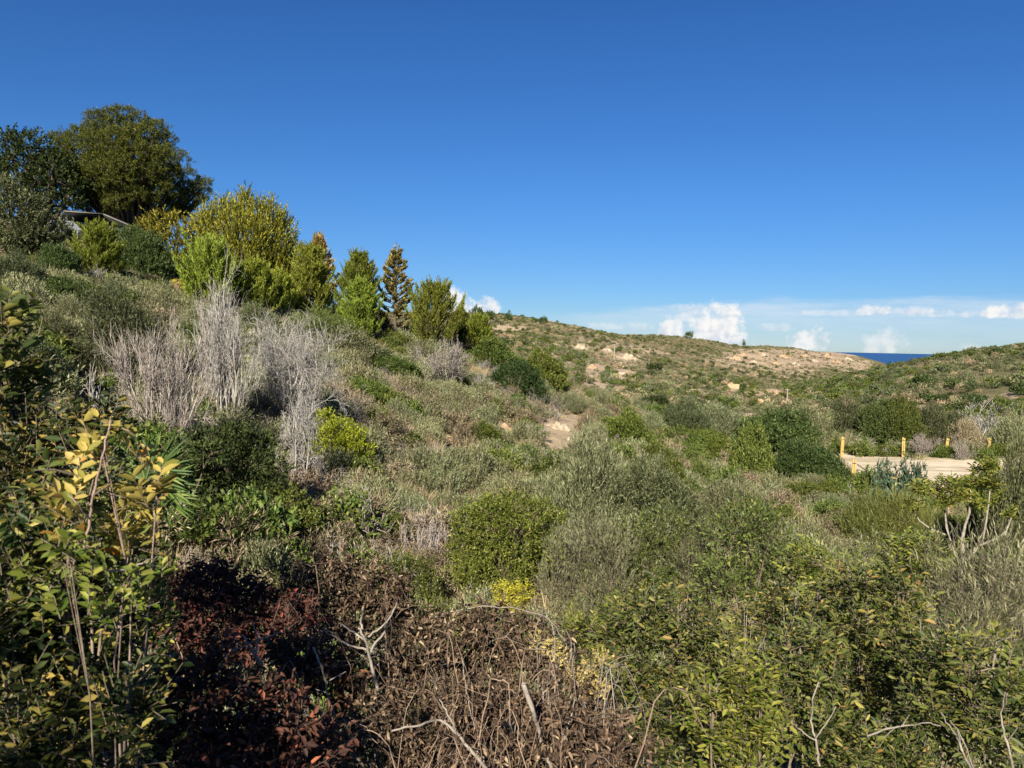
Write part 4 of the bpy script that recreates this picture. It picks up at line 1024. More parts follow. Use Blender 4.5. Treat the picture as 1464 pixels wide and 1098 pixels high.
def tilt_to(pt, spin):
    d = .6; nx = (tz(pt[0]+d, pt[1])-tz(pt[0]-d, pt[1]))/(2*d); ny = (tz(pt[0], pt[1]+d)-tz(pt[0], pt[1]-d))/(2*d)
    q = Vector((0, 0, 1)).rotation_difference(Vector((-float(nx)*.7, -float(ny)*.7, 1)).normalized()).to_matrix() @ Matrix.Rotation(spin, 3, 'Z')
    return q.to_euler()
ROCKS = [(1062,509,14,'rockorange','orange ledge, first from the left along the red cliff band'),(1078,518,12,'rock','cream ledge, second from the left along the red cliff band'),(1092,508,16,'rock','cream ledge, third from the left along the red cliff band'),(1108,520,14,'rockorange','orange ledge, fourth from the left along the red cliff band'),(1122,511,16,'rockorange','rose ledge, fifth from the left along the red cliff band'),(1136,521,12,'rock','cream ledge, sixth from the left along the red cliff band'),(1150,510,14,'rockorange','orange ledge, seventh from the left along the red cliff band'),(1164,517,14,'rock','cream ledge, eighth from the left along the red cliff band'),(1182,510,16,'rockorange','orange ledge, ninth from the left along the red cliff band'),(1196,518,14,'rockorange','rose ledge, tenth from the left along the red cliff band'),(1212,514,12,'rock','cream ledge, last from the left along the red cliff band'),(800,612,34,'rock','crumbling cream outcrop at the top of the big earth scar'),(818,630,20,'rock','low cream block at the foot of the big earth scar'),(603,632,14,'rock','cream boulder, left of the pinkish one'),(645,634,24,'rockorange','pinkish boulder between green bushes on the slope'),
 (722,613,24,'rockorange','flat pinkish rock below the crest bushes'),(1012,713,22,'rock','pale rock in the small scar above the grey bush'),(72,468,14,'rock','cream stone pair upper left, nearest the left edge'),(86,474,10,'rock','small cream stone beside the pair at upper left'),
 (78,522,16,'rock','grey stone in the hollow at left'),(778,512,26,'rockorange','rounded rose outcrop at the bottom of the far ridge slope'),(898,514,28,'rock','bright cream outcrop in the middle of the far slope'),(893,536,22,'rock','pale outcrop below the bright cream one'),
 (850,528,24,'rockorange','rose crag left of the two cream outcrops'),(985,564,26,'rock','pale ledge on the lower far slope'),(966,574,20,'rock','lower end of the pale ledge'),(1048,552,18,'rockorange','square orange ledge on the far slope'),
 (1050,514,22,'rockorange','orange crag at the left end of the red cliff band'),(1104,563,24,'rockorange','orange mound above the stone wall'),(831,498,20,'rock','pale ledge high on the far slope'),(866,501,16,'rock','small pale ledge right of the high one'),
 (628,806,14,'rock','yellowish stone beside the round twig tangle'),(1309,594,10,'rockorange','orange scar stone on the right hill')]
for (px, py, wp, mt, lb) in ROCKS:
    pt = hit(px, py)
    if pt is None: continue
    w = wp/FPX*float(pt@F)*1.0
    o = link('rock', rock_mesh(G(px), w*1.15, w*.34, mt), None, (pt[0], pt[1], pt[2])); o.rotation_euler = tilt_to(pt, px*.7)
    tag(o, lb, 'rock', 'rock outcrops on the slopes')

# ================================================================== posts, chain, wall, poles
def make_post(px, yt, yb, r, label, lean=0.0, i=0):
    pt, w, h, rr = box_fit(px-2.5, px+2.5, yt, yb, r)
    e = make_thing('timber_post', label, 'post', 'yellow posts around the car park', tuple(pt), [], rotz=.4*math.sin(i*2.1), tilt=(0, lean))
    def board(x):
        b = [(0, 0), (.055, 0), (.066, .012), (.066, .088), (.055, .10), (0, .10)]
        n = len(b); zt = h*(1.0 if x < 0 else .965)
        V = np.array([((p[0] if x > 0 else -p[0])+(.008 if x > 0 else -.008), p[1]-.05, z) for z in (-.15, zt-.02) for p in b]+[((p[0]*.8 if x > 0 else -p[0]*.8)+(.012 if x > 0 else -.012), (p[1]-.05)*.8, zt) for p in b])
        Q = []
        for l in range(2):
            for k in range(n): Q.append((l*n+k, l*n+(k+1) % n, (l+1)*n+(k+1) % n, (l+1)*n+k))
        t = 2*n; Q += [(t, t+1, t+2, t+3), (t, t+3, t+4, t+5)]
        if x < 0: Q = [q[::-1] for q in Q]
        return link('board', qmesh('board', V, Q, M['post']), e)
    board(-1); board(1)
    for zf in (.86, .32):
        V, Q = box(0, -.056, h*zf, .13, .012, .03); link('strap', qmesh('strap', V, Q, M['rope']), e)
    return e
make_post(1203, 624, 655, None, 'yellow post at the far left corner of the car park', .03, 1)
make_post(1291, 625, 655, None, 'yellow post, second of the far row behind the dirt', -.01, 2)
make_post(1351, 626, 652, None, 'yellow post leaning right, third of the far row', .12, 3)
make_post(1413, 626, 650, None, 'yellow post at the right end of the far row, its foot in shrubs', .05, 4)
make_post(1225, 656, 676, 33.5, 'nearest yellow post, at the near left corner where the chain starts', .02, 5)
make_post(1164.5, 634, 662, 38, 'yellow post of which only the top shows over the dark bush', .05, 6)
make_post(1284, 682, 700, 29.5, 'short yellow post top behind the blue green plants', .02, 7)
a = P(1226, 664, 33.5); b = P(1284, 686, 29.5); t = np.linspace(0, 1, 14)[:, None]
rp = a*(1-t)+b*t; rp[:, 2] -= .16*np.sin(PI*t[:, 0])
V, Q = tube_path(rp, .018, .018, 6)
o = link('chain', qmesh('chain', V, Q, M['rope'])); tag(o, 'dark chain sagging from the nearest yellow post', 'chain')

def stone_wall(px0, px1, ytl, ytr, yb, label, mat='wallstone'):
    pt = hit((px0+px1)/2, yb); r = math.hypot(pt[0], pt[1]); k = float(pt@F)/FPX
    w = (px1-px0)*k; hl, hr = max(.3, (yb-ytl)*k), max(.15, (yb-ytr)*k)
    n = 9; V, Q = [], []
    g = G(int(px0))
    for i in range(n):
        x = -w/2+w*i/(n-1); h = hl+(hr-hl)*i/(n-1)+g.normal()*.04*hl
        V += [(x, -.3, -1.0), (x, .35, -1.0), (x, .3, h), (x, -.25, h)]
    for i in range(n-1):
        for j in range(4): Q.append((i*4+j, i*4+(j+1) % 4, i*4+4+(j+1) % 4, i*4+4+j))
    Q += [(0, 3, 2, 1), ((n-1)*4, (n-1)*4+1, (n-1)*4+2, (n-1)*4+3)]
    Q = [q[::-1] for q in Q]
    o = link('stone_wall', qmesh('stone_wall', V, Q, M[mat]), None, tuple(pt)); o.rotation_euler[2] = -math.atan2(pt[0], pt[1])+rad(-22)
    tag(o, label, 'wall'); return o
stone_wall(1084, 1111, 570, 580, 583, 'orange ruined stone wall sloping down to the right, in the valley')
stone_wall(1041, 1057, 549, 549.5, 555, 'low square orange wall higher up the far slope')
def pole(px, yt, yb, label, r=None):
    pt, w, h, rr = box_fit(px-1, px+1, yt, yb, r)
    e = make_thing('utility_pole', label, 'pole', 'thin poles in the valley', tuple(pt), [])
    V, Q = tube_path(np.array([[0, 0, -.3], [0, 0, h*.5], [0, 0, h]]), .0011*rr, .0008*rr, 7); link('shaft', qmesh('shaft', V, Q, M['palebark']), e)
    V, Q = cat([box(0, 0, h*.95, .006*rr, .0012*rr, .0012*rr)]); link('crossbar', qmesh('crossbar', V, Q, M['palebark']), e)
pole(1125, 556, 583, 'thin pole right of the ruined stone wall')
pole(878, 492, 514, 'thin pole on the rocky far slope beside the cream outcrop')

# small trees and shrubs on the far hills
FH = 'dark shrubs dotted over the far hills'
for (x0, x1, yt, yb, lb) in [(674,691,437,456,'roundest small tree on the skyline of the far ridge, right of the white cloud'),(694,709,443,457,'second small tree on the skyline, just right of the roundest one'),(722,732,446,458,'third little shrub on the far skyline'),
   (771,783,452,464,'small shrub on the skyline at the middle of the far ridge'),(978,991,473,483,'clump on the little knoll of the far ridge under the tall cloud'),(1061,1066,487,493,'speck of a tree on the skyline right of the knoll'),
   (1304,1332,533,554,'dark shrub, left of two on the right hill'),(1350,1376,539,557,'dark shrub, right of two on the right hill'),(1446,1475,548,566,'dark shrub at the right edge of the right hill'),(1416,1434,496,509,'dark shrub on the crest of the right hill'),
   (922,948,517,532,'round dark shrub among the cream outcrops'),(1312,1334,560,575,'faint grey shrub below the left one on the right hill'),(1375,1412,562,580,'long low dark shrub on the lower right hill')]:
    plant('far_dark', (x0, x1, yt, yb), lb, FH, variants=3)

# ================================================================== foreground shrubs
FG = {}
def near(spec, cx, r, mat, label, L=.05, W=.021, nl=8, tw=.15, lai=2.3, upb=.6, pin=True, seed=1, stem='midbark', name='shrub', cat_='shrub', dj=.12, r0=.012, six=True, noise=.4, spreadang=.8,
         curl=.12, group=None, under=-.6, twigmesh=True, droopleaf=0., sub=4, base=None, twr=.0016, flat=.9, every=2, ljit_=.5):
    base = ground_at(cx, r) if base is None else base
    lo = lobes_px(spec, base, r, dj, seed, flat)
    p = k_shrub(G(seed), 1, 1, mat=mat, stem=stem, L=L, W=W, lai=lai, nl=nl, tw=tw, upb=upb, pin=pin, six=six, lobes=lo, r0=r0, noise=noise, spreadang=spreadang, curl=curl, under=under, twigmesh=twigmesh, droopleaf=droopleaf, sub=sub, twr=twr, every=every, ljit=ljit_)
    USED.append((base[0], base[1], .4))
    return unique(name, label, cat_, group, base, p)

# left side, close to the lens
near([(145,640,24),(190,665,27),(105,690,25),(150,725,28),(205,712,23),(225,765,20),(185,780,24),(240,800,14),(118,648,20),(110,760,21),(165,600,12),(90,730,17),(225,690,14)], 150, 2.15, 'ylw', 'yellow leaved shrub close by at left, with pinkish twigs', L=.038, W=.0165, nl=8, tw=.10, lai=1.0, ljit_=.55, seed=61, stem='pinkbark', r0=.005, sub=3, twr=.0013, flat=1.0, every=6, droopleaf=-.3, under=-1)
near([(100,800,26),(150,830,28),(205,835,26),(70,760,24),(175,870,30),(120,880,30),(230,830,18),(60,820,24)], 150, 2.05, 'limeleaf', 'yellow green leafy shoots under the yellow leaved shrub', L=.028, W=.012, nl=8, tw=.09, lai=.7, seed=60, r0=.004, every=4)
near([(110,680,60),(170,740,60),(90,770,60),(190,820,45),(130,850,60)], 140, 2.35, 'carob', 'green leafy shrub tangled behind the yellow leaved one', L=.030, W=.0125, nl=7, tw=.12, lai=.9, seed=62)
near([(10,455,24),(25,490,26),(5,520,30),(30,530,22),(-20,480,30),(-30,540,40),(20,560,30)], 0, 3.1, 'carob', 'leathery leaved shrub top at the left edge', L=.05, W=.022, nl=7, tw=.13, lai=1.7, seed=63)
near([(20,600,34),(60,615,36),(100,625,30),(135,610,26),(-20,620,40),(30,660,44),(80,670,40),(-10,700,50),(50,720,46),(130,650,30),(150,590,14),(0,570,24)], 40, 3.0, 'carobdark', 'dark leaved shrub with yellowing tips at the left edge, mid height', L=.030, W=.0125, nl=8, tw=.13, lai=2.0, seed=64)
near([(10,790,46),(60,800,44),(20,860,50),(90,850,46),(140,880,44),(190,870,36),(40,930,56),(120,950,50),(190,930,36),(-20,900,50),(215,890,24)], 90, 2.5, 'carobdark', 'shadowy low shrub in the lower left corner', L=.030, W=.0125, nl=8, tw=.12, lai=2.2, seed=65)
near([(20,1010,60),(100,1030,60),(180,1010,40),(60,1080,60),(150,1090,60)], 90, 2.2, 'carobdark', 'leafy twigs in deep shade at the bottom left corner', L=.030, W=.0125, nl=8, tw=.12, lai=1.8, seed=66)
near([(55,560,20),(30,585,22),(5,600,22)], 25, 4.2, 'olive', 'small grey leaved sprig behind the dark left shrub', L=.035, W=.01, nl=10, tw=.14, lai=1.6, pin=False, seed=67)

# fan palm
def fan_palm():
    r = 4.6; base = ground_at(225, r); g = G(68)
    e = make_thing('fan_palm', 'dwarf fan palm between the yellow shrub and the dark rounded bush', 'palm', None, tuple(base), [])
    PV, SV = [], []
    hub0 = np.array([0, 0, .15])
    for (px, py, dx, dy) in [(228,688,1,.15),(222,672,.6,.8),(226,706,1,-.4),(208,690,-.6,.6),(205,668,-.2,1)]:
        hub = P(px, py, r+g.uniform(-.15, .15))-base
        SV.append(tube_path(np.array([hub0, (hub0+hub)/2+np.array([0, 0, .08]), hub]), .008, .005, 5))
        ax = nz(RT*dx+UP*dy+F*g.uniform(-.5, .1)); sd = nz(np.cross(ax, F)); n = 17
        a = np.linspace(-1.25, 1.25, n)+g.normal(size=n)*.04
        d = ax*np.cos(a)[:, None]+sd*np.sin(a)[:, None]+np.array([0, 0, -.12])+g.normal(size=(n, 3))*.05
        L = .24*(1-.25*np.abs(a)/1.25)
        PV.append(leaves(np.repeat(hub[None], n, 0), d, np.repeat((-F+np.array([0, 0, .6]))[None], n, 0), L, .016, True, .3, .1))
    V, Q = cat(PV); link('fronds', qmesh('fronds', V, Q, M['palmleaf']), e)
    V, Q = cat(SV); link('stem', qmesh('stem', V, Q, M['bark']), e)
M['palmleaf'] = leafm('palm_leaf', [(0, (.03, .055, .012)), (.6, (.06, .10, .018)), (1, (.14, .17, .04))], transl=.2, rough=.45, objvar=0)
fan_palm()

# rust and brown dead shrubs
RB = 'dried out shrubs in the foreground'
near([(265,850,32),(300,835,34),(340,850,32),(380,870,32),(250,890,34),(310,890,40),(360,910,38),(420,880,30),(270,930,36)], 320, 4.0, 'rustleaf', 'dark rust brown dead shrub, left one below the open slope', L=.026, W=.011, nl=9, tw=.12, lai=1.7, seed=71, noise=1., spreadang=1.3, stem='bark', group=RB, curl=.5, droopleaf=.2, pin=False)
near([(430,835,28),(470,815,30),(510,830,32),(550,850,32),(450,870,34),(500,880,36),(560,890,30),(430,900,30),(480,930,34)], 490, 4.4, 'deadleaf', 'brown dead shrub left of the leaf pile, under the low green bush', L=.026, W=.011, nl=9, tw=.12, lai=1.3, seed=72, noise=1., spreadang=1.3, stem='bark', group=RB, curl=.5, droopleaf=.2, pin=False)
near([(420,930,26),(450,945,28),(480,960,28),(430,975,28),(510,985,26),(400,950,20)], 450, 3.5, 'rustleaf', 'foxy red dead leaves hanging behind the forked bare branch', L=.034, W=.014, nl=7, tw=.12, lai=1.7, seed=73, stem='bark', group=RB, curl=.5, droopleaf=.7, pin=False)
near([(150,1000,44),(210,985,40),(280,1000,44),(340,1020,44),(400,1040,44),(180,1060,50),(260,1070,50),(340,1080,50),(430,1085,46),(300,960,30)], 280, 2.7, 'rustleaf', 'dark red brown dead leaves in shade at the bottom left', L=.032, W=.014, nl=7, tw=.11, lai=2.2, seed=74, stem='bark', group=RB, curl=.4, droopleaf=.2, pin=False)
near([(600,920,34),(650,905,36),(700,900,36),(750,915,34),(790,940,34),(570,960,36),(630,965,44),(690,960,46),(750,975,44),(810,990,36),(850,1020,30)], 690, 3.8, 'deadleaf', 'big heap of curled brown dead leaves, the upper half', L=.023, W=.0095, nl=10, tw=.12, lai=1.1, ljit_=.65, seed=75, noise=1.2, spreadang=1.6, stem='browntwigm' if False else 'bark', group=RB, curl=.6, droopleaf=.15, pin=False)
near([(540,1020,40),(600,1030,46),(670,1030,46),(740,1040,46),(800,1050,44),(860,1070,40),(520,1080,40),(600,1090,46),(690,1095,46),(780,1100,40),(900,1060,26)], 690, 3.2, 'deadleaf', 'big heap of curled brown dead leaves, the lower half at the bottom edge', L=.023, W=.0095, nl=10, tw=.12, lai=1.1, ljit_=.65, seed=76, noise=1.2, spreadang=1.6, stem='bark', group=RB, curl=.6, droopleaf=.15, pin=False)
def bramble(g, w, d, h, n, mat, r=.0032):
    """arching, crossing canes with short side twigs"""
    parts = []; A, B = [], []
    for i in range(n):
        p0 = np.array([g.uniform(-.5, .5)*w, g.uniform(-.5, .5)*d, g.uniform(0, .45)*h]); a = g.uniform(0, 2*PI); L = g.uniform(.25, .75)*w
        p2 = p0+np.array([math.cos(a)*L, math.sin(a)*L*.7, g.uniform(-.25, .55)*h]); m = (p0+p2)/2+np.array([g.normal()*.12*w, g.normal()*.1*w, g.uniform(.25, .95)*h])
        t = np.linspace(0, 1, 13)[:, None]; c = p0*(1-t)**2+2*m*t*(1-t)+p2*t*t; c[:, 2] = np.minimum(c[:, 2], h*1.02); c[1:-1] += g.normal(size=(11, 3))*.006
        k = r*g.uniform(.4, 1.3); parts.append(tube_path(c, k, k*.4, 5))
        for q in range(g.integers(2, 6)):
            j = g.integers(3, 12); e = c[j]+nz(g.normal(size=3)+np.array([0, 0, .3]))*g.uniform(.04, .16); f = e+nz(e-c[j]+g.normal(size=3)*.05)*g.uniform(.02, .09)
            A += [c[j], e]; B += [e, f]
    parts.append(segs(np.array(A), np.array(B), r*.4, r*.25, 3))
    V, Q = cat(parts); return [('canes', qmesh('canes', V, Q, M[mat]))]
# wiry dead twigs woven through the heap
for (cx, r, yt, x0, x1, sd, lb, mt) in [(650, 3.7, 880, 540, 780, 81, 'wiry dead stems woven through the leaf heap', 'browntwig'), (800, 3.6, 900, 740, 880, 82, 'wiry grey stems at the right end of the leaf heap', 'greytwig'), (760, 3.0, 960, 640, 880, 87, 'wiry brown stems at the lower right of the leaf heap', 'browntwig'), (650, 3.2, 940, 520, 760, 85, 'wiry brown stems over the lower part of the leaf heap', 'browntwig'), (520, 3.9, 830, 430, 600, 86, 'wiry stems of the brown dead shrub', 'browntwig'), (330, 3.3, 900, 230, 430, 83, 'wiry dead stems among the rust brown shrub', 'browntwig'), (60, 2.6, 830, -20, 160, 84, 'bare grey twigs among the shadowy lower left shrub', 'greytwig')]:
    pt, w, h, rr = box_fit(x0, x1, yt, None, r)
    p_ = bramble(G(sd), w, w*.8, h, 46, mt)
    make_thing('wiry_bush', lb, 'dead twigs', None, tuple(pt), p_)

# bare branches one can point to
def branch(paths, r, label, mat='palebark', r0=.009, dr=None, group='bare branches in the foreground'):
    g = G(int(paths[0][0][0])); pts0 = None; parts = []
    for i, pl in enumerate(paths):
        q = [P(x, y, r+(0 if dr is None else dr)+g.normal()*.03) for x, y in pl]
        if pts0 is None: pts0 = q[0].copy()
        if len(q) > 2:
            q = np.array(q); t = np.linspace(0, len(q)-1, (len(q)-1)*4+1)
            q = np.stack([np.interp(t, np.arange(len(q)), q[:, k]) for k in range(3)], 1)
            q[1:-1] = (q[:-2]+2*q[1:-1]+q[2:])/4
            q[1:-1] += g.normal(size=q[1:-1].shape)*.0022
        k = r0*(.78 if i == 0 else .5)
        parts.append(tube_path(np.array(q), k, k*.5, 7))
    V, Q = cat([(v-pts0, q) for v, q in parts])
    o = link('bare_branch', qmesh('bare_branch', V, Q, M[mat], smooth=True), None, tuple(pts0)); tag(o, label, 'branch', group)
branch([[(552,1030),(540,985),(530,945),(522,912),(512,898)],[(524,915),(500,900),(487,892)],[(531,930),(505,925),(478,911),(462,900)],[(518,905),(516,885),(520,868)],[(524,912),(545,897),(556,885)],[(530,932),(548,905),(560,880),(567,862)]], 3.3, 'forked pale branch standing up at the left of the leaf heap', r0=.011)
branch([[(240,985),(285,960),(331,932),(365,916),(400,904)],[(331,932),(345,915)]], 3.2, 'long pale branch slanting up across the dark rust shrub', r0=.007)
branch([[(372,950),(364,935),(355,922),(346,907)],[(366,936),(369,915),(360,886)]], 3.2, 'short thick forked stub beside the long slanting branch', r0=.009)
branch([[(395,968),(425,990),(455,1018),(490,1058),(520,1095)]], 3.0, 'thick brown limb running down to the bottom edge', 'bark', r0=.014)
branch([[(448,925),(456,945),(466,975),(469,995),(485,1040)],[(466,990),(450,985)],[(467,975),(495,960)]], 3.2, 'curved pale twig in front of the foxy red leaves', r0=.006)
branch([[(748,978),(760,1010),(770,1045),(778,1075),(788,1100)],[(755,1000),(748,985)]], 3.0, 'thick tan stub leaning at the bottom centre', r0=.014)
branch([[(696,1100),(675,1075),(655,1050),(630,1028),(600,1035),(560,1045)],[(655,1050),(640,1020),(628,1000)]], 2.9, 'curved tan branch over the lower leaf heap', r0=.009)
branch([[(800,1085),(806,1060),(815,1030),(822,1000)],[(808,1052),(790,1040)]], 3.1, 'upright grey twig right of the tan stub', r0=.006)
branch([[(694,1098),(688,1070),(680,1045),(672,1015),(666,980),(660,940)]], 3.1, 'thin twig rising through the middle of the leaf heap', r0=.005)
branch([[(600,892),(640,874),(690,867),(740,870),(780,882),(800,903),(815,930)]], 3.8, 'thin arching twig over the top of the leaf heap', r0=.004)
branch([[(740,1045),(755,1065),(780,1100)],[(755,1065),(735,1030)]], 3.0, 'slim brown twig left of the tan stub', 'bark', r0=.005)
branch([[(1388,1100),(1375,1070),(1362,1045),(1345,1018)],[(1392,1100),(1380,1062),(1358,1030)],[(1375,1068),(1368,1040)]], 3.3, 'bundle of bleached sticks near the bottom right', r0=.006)
branch([[(1172,1095),(1166,1060),(1160,1030),(1162,1000),(1170,975)],[(1166,1058),(1145,1045),(1130,1030)],[(1166,1055),(1185,1030),(1195,1010)]], 3.6, 'forked reddish stem among the right hand leaves', r0=.007)
branch([[(1357,985),(1345,970),(1325,945),(1317,915),(1315,885)]], 4.2, 'curved tan stem above the bleached sticks', r0=.006)
branch([[(1240,1052),(1270,1042),(1300,1036),(1325,1034),(1345,1038)],[(1270,1042),(1255,1030)],[(1290,1037),(1300,1022)],[(1280,1040),(1262,1056)]], 3.4, 'dry fern like branch lying across the right hand leaves', 'palebark', r0=.005)
branch([[(1448,1100),(1440,1060),(1430,1030),(1437,990)],[(1440,1060),(1455,1040)]], 3.2, 'pale twig in the bottom right corner', r0=.006)
branch([[(120,790),(128,740),(136,700),(148,640),(158,600)],[(128,742),(112,720),(98,705)],[(134,708),(160,690)]], 2.1, 'main pinkish stem of the yellow shrub', 'pinkbark', r0=.0045)
branch([[(150,818),(180,815),(205,805),(225,796)],[(205,805),(232,812)]], 2.1, 'thin bare twig under the yellow leaves', 'palebark', r0=.004)

# yellow dry flower heads
for (spec, lb, sd) in [([(768,915,12),(785,928,13),(800,942,10)], 'dry yellow flower spray, left one over the leaf heap', 91), ([(822,968,14),(845,955,12),(835,985,14),(855,985,12),(862,945,8)], 'dry yellow flower spray, right one beside the green shrub', 92)]:
    near(spec, spec[1][0], 3.7, 'dryflower', lb, L=.016, W=.008, nl=9, tw=.07, lai=1.6, seed=sd, name='dry_flower_spray', cat_='dry flowers', r0=.003, six=False, pin=False, stem='palebark', dj=.05)

# right side shrubs
near([(880,905,32),(920,880,36),(970,880,36),(1010,905,34),(890,955,36),(940,935,44),(990,950,42),(1030,965,30),(900,1010,40),(960,1010,46),(1010,1020,36),(930,1070,46),(990,1085,44)], 950, 4.3, 'carob', 'bright leathery leaved shrub right of the leaf heap', L=0.040, W=0.0139, tw=.15, lai=1.2, seed=101)
near([(1020,990,26),(1060,975,30),(1090,990,28),(1010,1040,32),(1060,1040,34),(1100,1040,28),(1030,1085,34),(1080,1090,32),(1050,945,18)], 1058, 3.5, 'limeleaf', 'lime yellow shrub low down, right of the bright leathery one', L=0.036, W=0.0132, tw=.13, lai=1.5, seed=102)
near([(1040,760,26),(1070,745,28),(1100,765,26),(1030,800,30),(1075,795,34),(1115,805,26),(1050,835,28),(1095,840,28),(1015,840,22)], 1072, 7.4, 'mastic', 'upright shrub with two white stems showing below its crown', L=0.044, W=0.0158, tw=.2, lai=1.5, seed=103, pin=False, r0=.026, six=False)
near([(1140,805,20),(1160,795,22),(1180,810,20),(1150,830,20),(1175,832,16)], 1160, 6.6, 'limeleaf', 'little tree with a bronze yellow crown on a white stem', L=0.040, W=0.0132, tw=.14, lai=1.2, seed=104, r0=.02, name='small_tree', cat_='small tree')
near([(905,770,30),(950,760,30),(890,810,32),(935,805,36),(980,800,28),(960,845,30),(910,850,30)], 935, 9.5, 'mastic', 'olive green shrub behind the bright leathery one', L=0.048, W=0.0165, tw=.2, lai=1.9, seed=105, pin=False, six=False, r0=.02)
near([(810,790,26),(845,775,30),(880,790,24),(800,830,28),(840,825,34),(875,840,26),(825,870,28),(860,885,26)], 845, 8.2, 'olive', 'wispy silver green shrub with upright shoots, centre right', L=0.048, W=0.0079, nl=14, tw=.3, lai=1.3, seed=106, pin=False, six=False, upb=1.4, spreadang=.45)
near([(1200,850,30),(1240,840,32),(1280,850,30),(1190,900,36),(1240,895,40),(1290,905,36),(1210,950,40),(1260,955,40),(1310,960,34),(1200,1000,40),(1260,1010,40)], 1245, 4.7, 'carob', 'broad leathery leaved shrub, right of the forked reddish stem', L=0.040, W=0.0139, tw=.15, lai=1.2, seed=107)
near([(1320,950,34),(1360,940,34),(1400,960,34),(1340,1000,40),(1390,1010,40),(1440,1000,40),(1310,1020,30),(1340,1070,44),(1410,1080,44),(1460,1060,40)], 1385, 4.0, 'carob', 'leathery leaved shrub in the bottom right corner', L=0.040, W=0.0139, tw=.15, lai=1.2, seed=108)
near([(1130,930,26),(1160,920,28),(1130,975,30),(1170,970,28),(1140,1030,34),(1190,1045,36),(1240,1075,36),(1290,1090,34),(1180,1090,34)], 1165, 3.9, 'carob', 'leafy shrub around the forked reddish stem', L=0.036, W=0.0125, tw=.13, lai=1.7, seed=109)
near([(1370,830,34),(1410,815,36),(1450,830,36),(1360,880,36),(1405,875,40),(1450,885,40),(1380,925,32),(1430,925,34)], 1405, 5.6, 'olive', 'feathery grey broom at the right edge', L=0.056, W=0.0053, nl=14, tw=.34, lai=1.1, seed=110, pin=False, six=False, upb=1.2, spreadang=.5, name='broom_bush')
near([(1290,800,28),(1325,790,28),(1300,840,30),(1340,840,28),(1270,830,24)], 1308, 6.8, 'limeleaf', 'yellow green shrub below the bare white tree', L=0.040, W=0.0139, tw=.15, lai=1.7, seed=111)
near([(1225,810,24),(1255,800,26),(1235,845,26),(1200,820,22)], 1228, 8.0, 'olivedark', 'dark grey shrub between the bronze little tree and the yellow green one', L=0.044, W=0.0106, nl=12, tw=.24, lai=1.7, seed=112, pin=False, six=False, upb=1.0)
near([(985,800,22),(1000,840,24),(985,870,26),(1010,880,22)], 995, 7.8, 'olivedark', 'shadowy grey shrub left of the white stems', L=0.040, W=0.0092, nl=12, tw=.24, lai=1.6, seed=113, pin=False, six=False, upb=1.0)
near([(1110,870,26),(1140,880,26),(1090,890,24),(1060,900,22)], 1100, 6.0, 'carobdark', 'dark undergrowth shrub below the white stems', L=0.036, W=0.0132, tw=.15, lai=1.8, seed=114)
near([(722,850,14),(745,848,15),(735,865,13)], 735, 7.2, 'acid', 'small lemon yellow shrub above the arching twig', L=0.032, W=0.0119, tw=.1, lai=1.8, seed=115, r0=.006)
near([(560,905,22),(620,888,22),(590,880,18)], 590, 5.2, 'mastic', 'green sprigs poking out behind the leaf heap', L=0.028, W=0.0099, tw=.1, lai=1.6, seed=116, pin=False)
near([(840,905,22),(880,880,20),(860,930,22),(820,895,18)], 850, 5.4, 'limeleaf', 'fresh green shrub behind the dry yellow flower sprays', L=0.032, W=0.0119, tw=.12, lai=1.7, seed=117)
near([(400,810,16),(420,830,18),(395,850,16),(440,845,14)], 415, 5.6, 'mastic', 'small green shrub between the two brown dead shrubs', L=0.028, W=0.0099, tw=.1, lai=1.7, seed=118, pin=False)

SH = 'sparse upright shoots among the right hand shrubs'
for (spec, cx, r, lb, sd) in [([(1050,905,14),(1075,890,16),(1060,935,14),(1085,925,12),(1068,868,10)], 1068, 5.0, 'sparse yellow green shoots in front of the white stems', 141), ([(1215,815,12),(1232,800,13),(1222,845,12),(1240,835,12)], 1228, 5.6, 'sparse yellow green shoots above the broad leathery leaved shrub', 142),
    ([(1300,885,14),(1322,870,15),(1310,915,14),(1335,905,12)], 1316, 4.6, 'sparse yellow green shoots around the curved tan stem', 143), ([(905,860,13),(925,845,14),(915,885,13),(880,868,11)], 908, 5.2, 'sparse yellow green shoots on top of the bright leathery shrub', 144),
    ([(1120,870,13),(1138,850,13),(1128,900,13)], 1128, 5.4, 'sparse yellow green shoots left of the bronze little tree', 145), ([(1400,930,14),(1425,915,14),(1410,955,13)], 1412, 4.4, 'sparse yellow green shoots in front of the feathery broom', 146), ([(970,860,12),(990,880,12),(985,840,10)], 980, 5.6, 'sparse yellow green shoots left of the upright shrub', 147)]:
    near(spec, cx, r, 'limeleaf', lb, L=0.032, W=0.0120, nl=9, tw=.13, lai=.8, seed=sd, every=1, r0=.007, stem='palebark', group=SH, sub=3)
# white stems
branch([[(1072,960),(1069,930),(1066,900),(1062,865)],[(1064,960),(1066,925),(1061,885)],[(1073,935),(1078,910),(1084,895)]], 7.3, 'pair of white stems below the upright shrub', r0=.022, group=None)
branch([[(1170,930),(1165,905),(1160,880),(1156,858)],[(1158,868),(1147,850)],[(1157,862),(1172,850)]], 6.5, 'white stem of the bronze little tree', r0=.016, group=None)
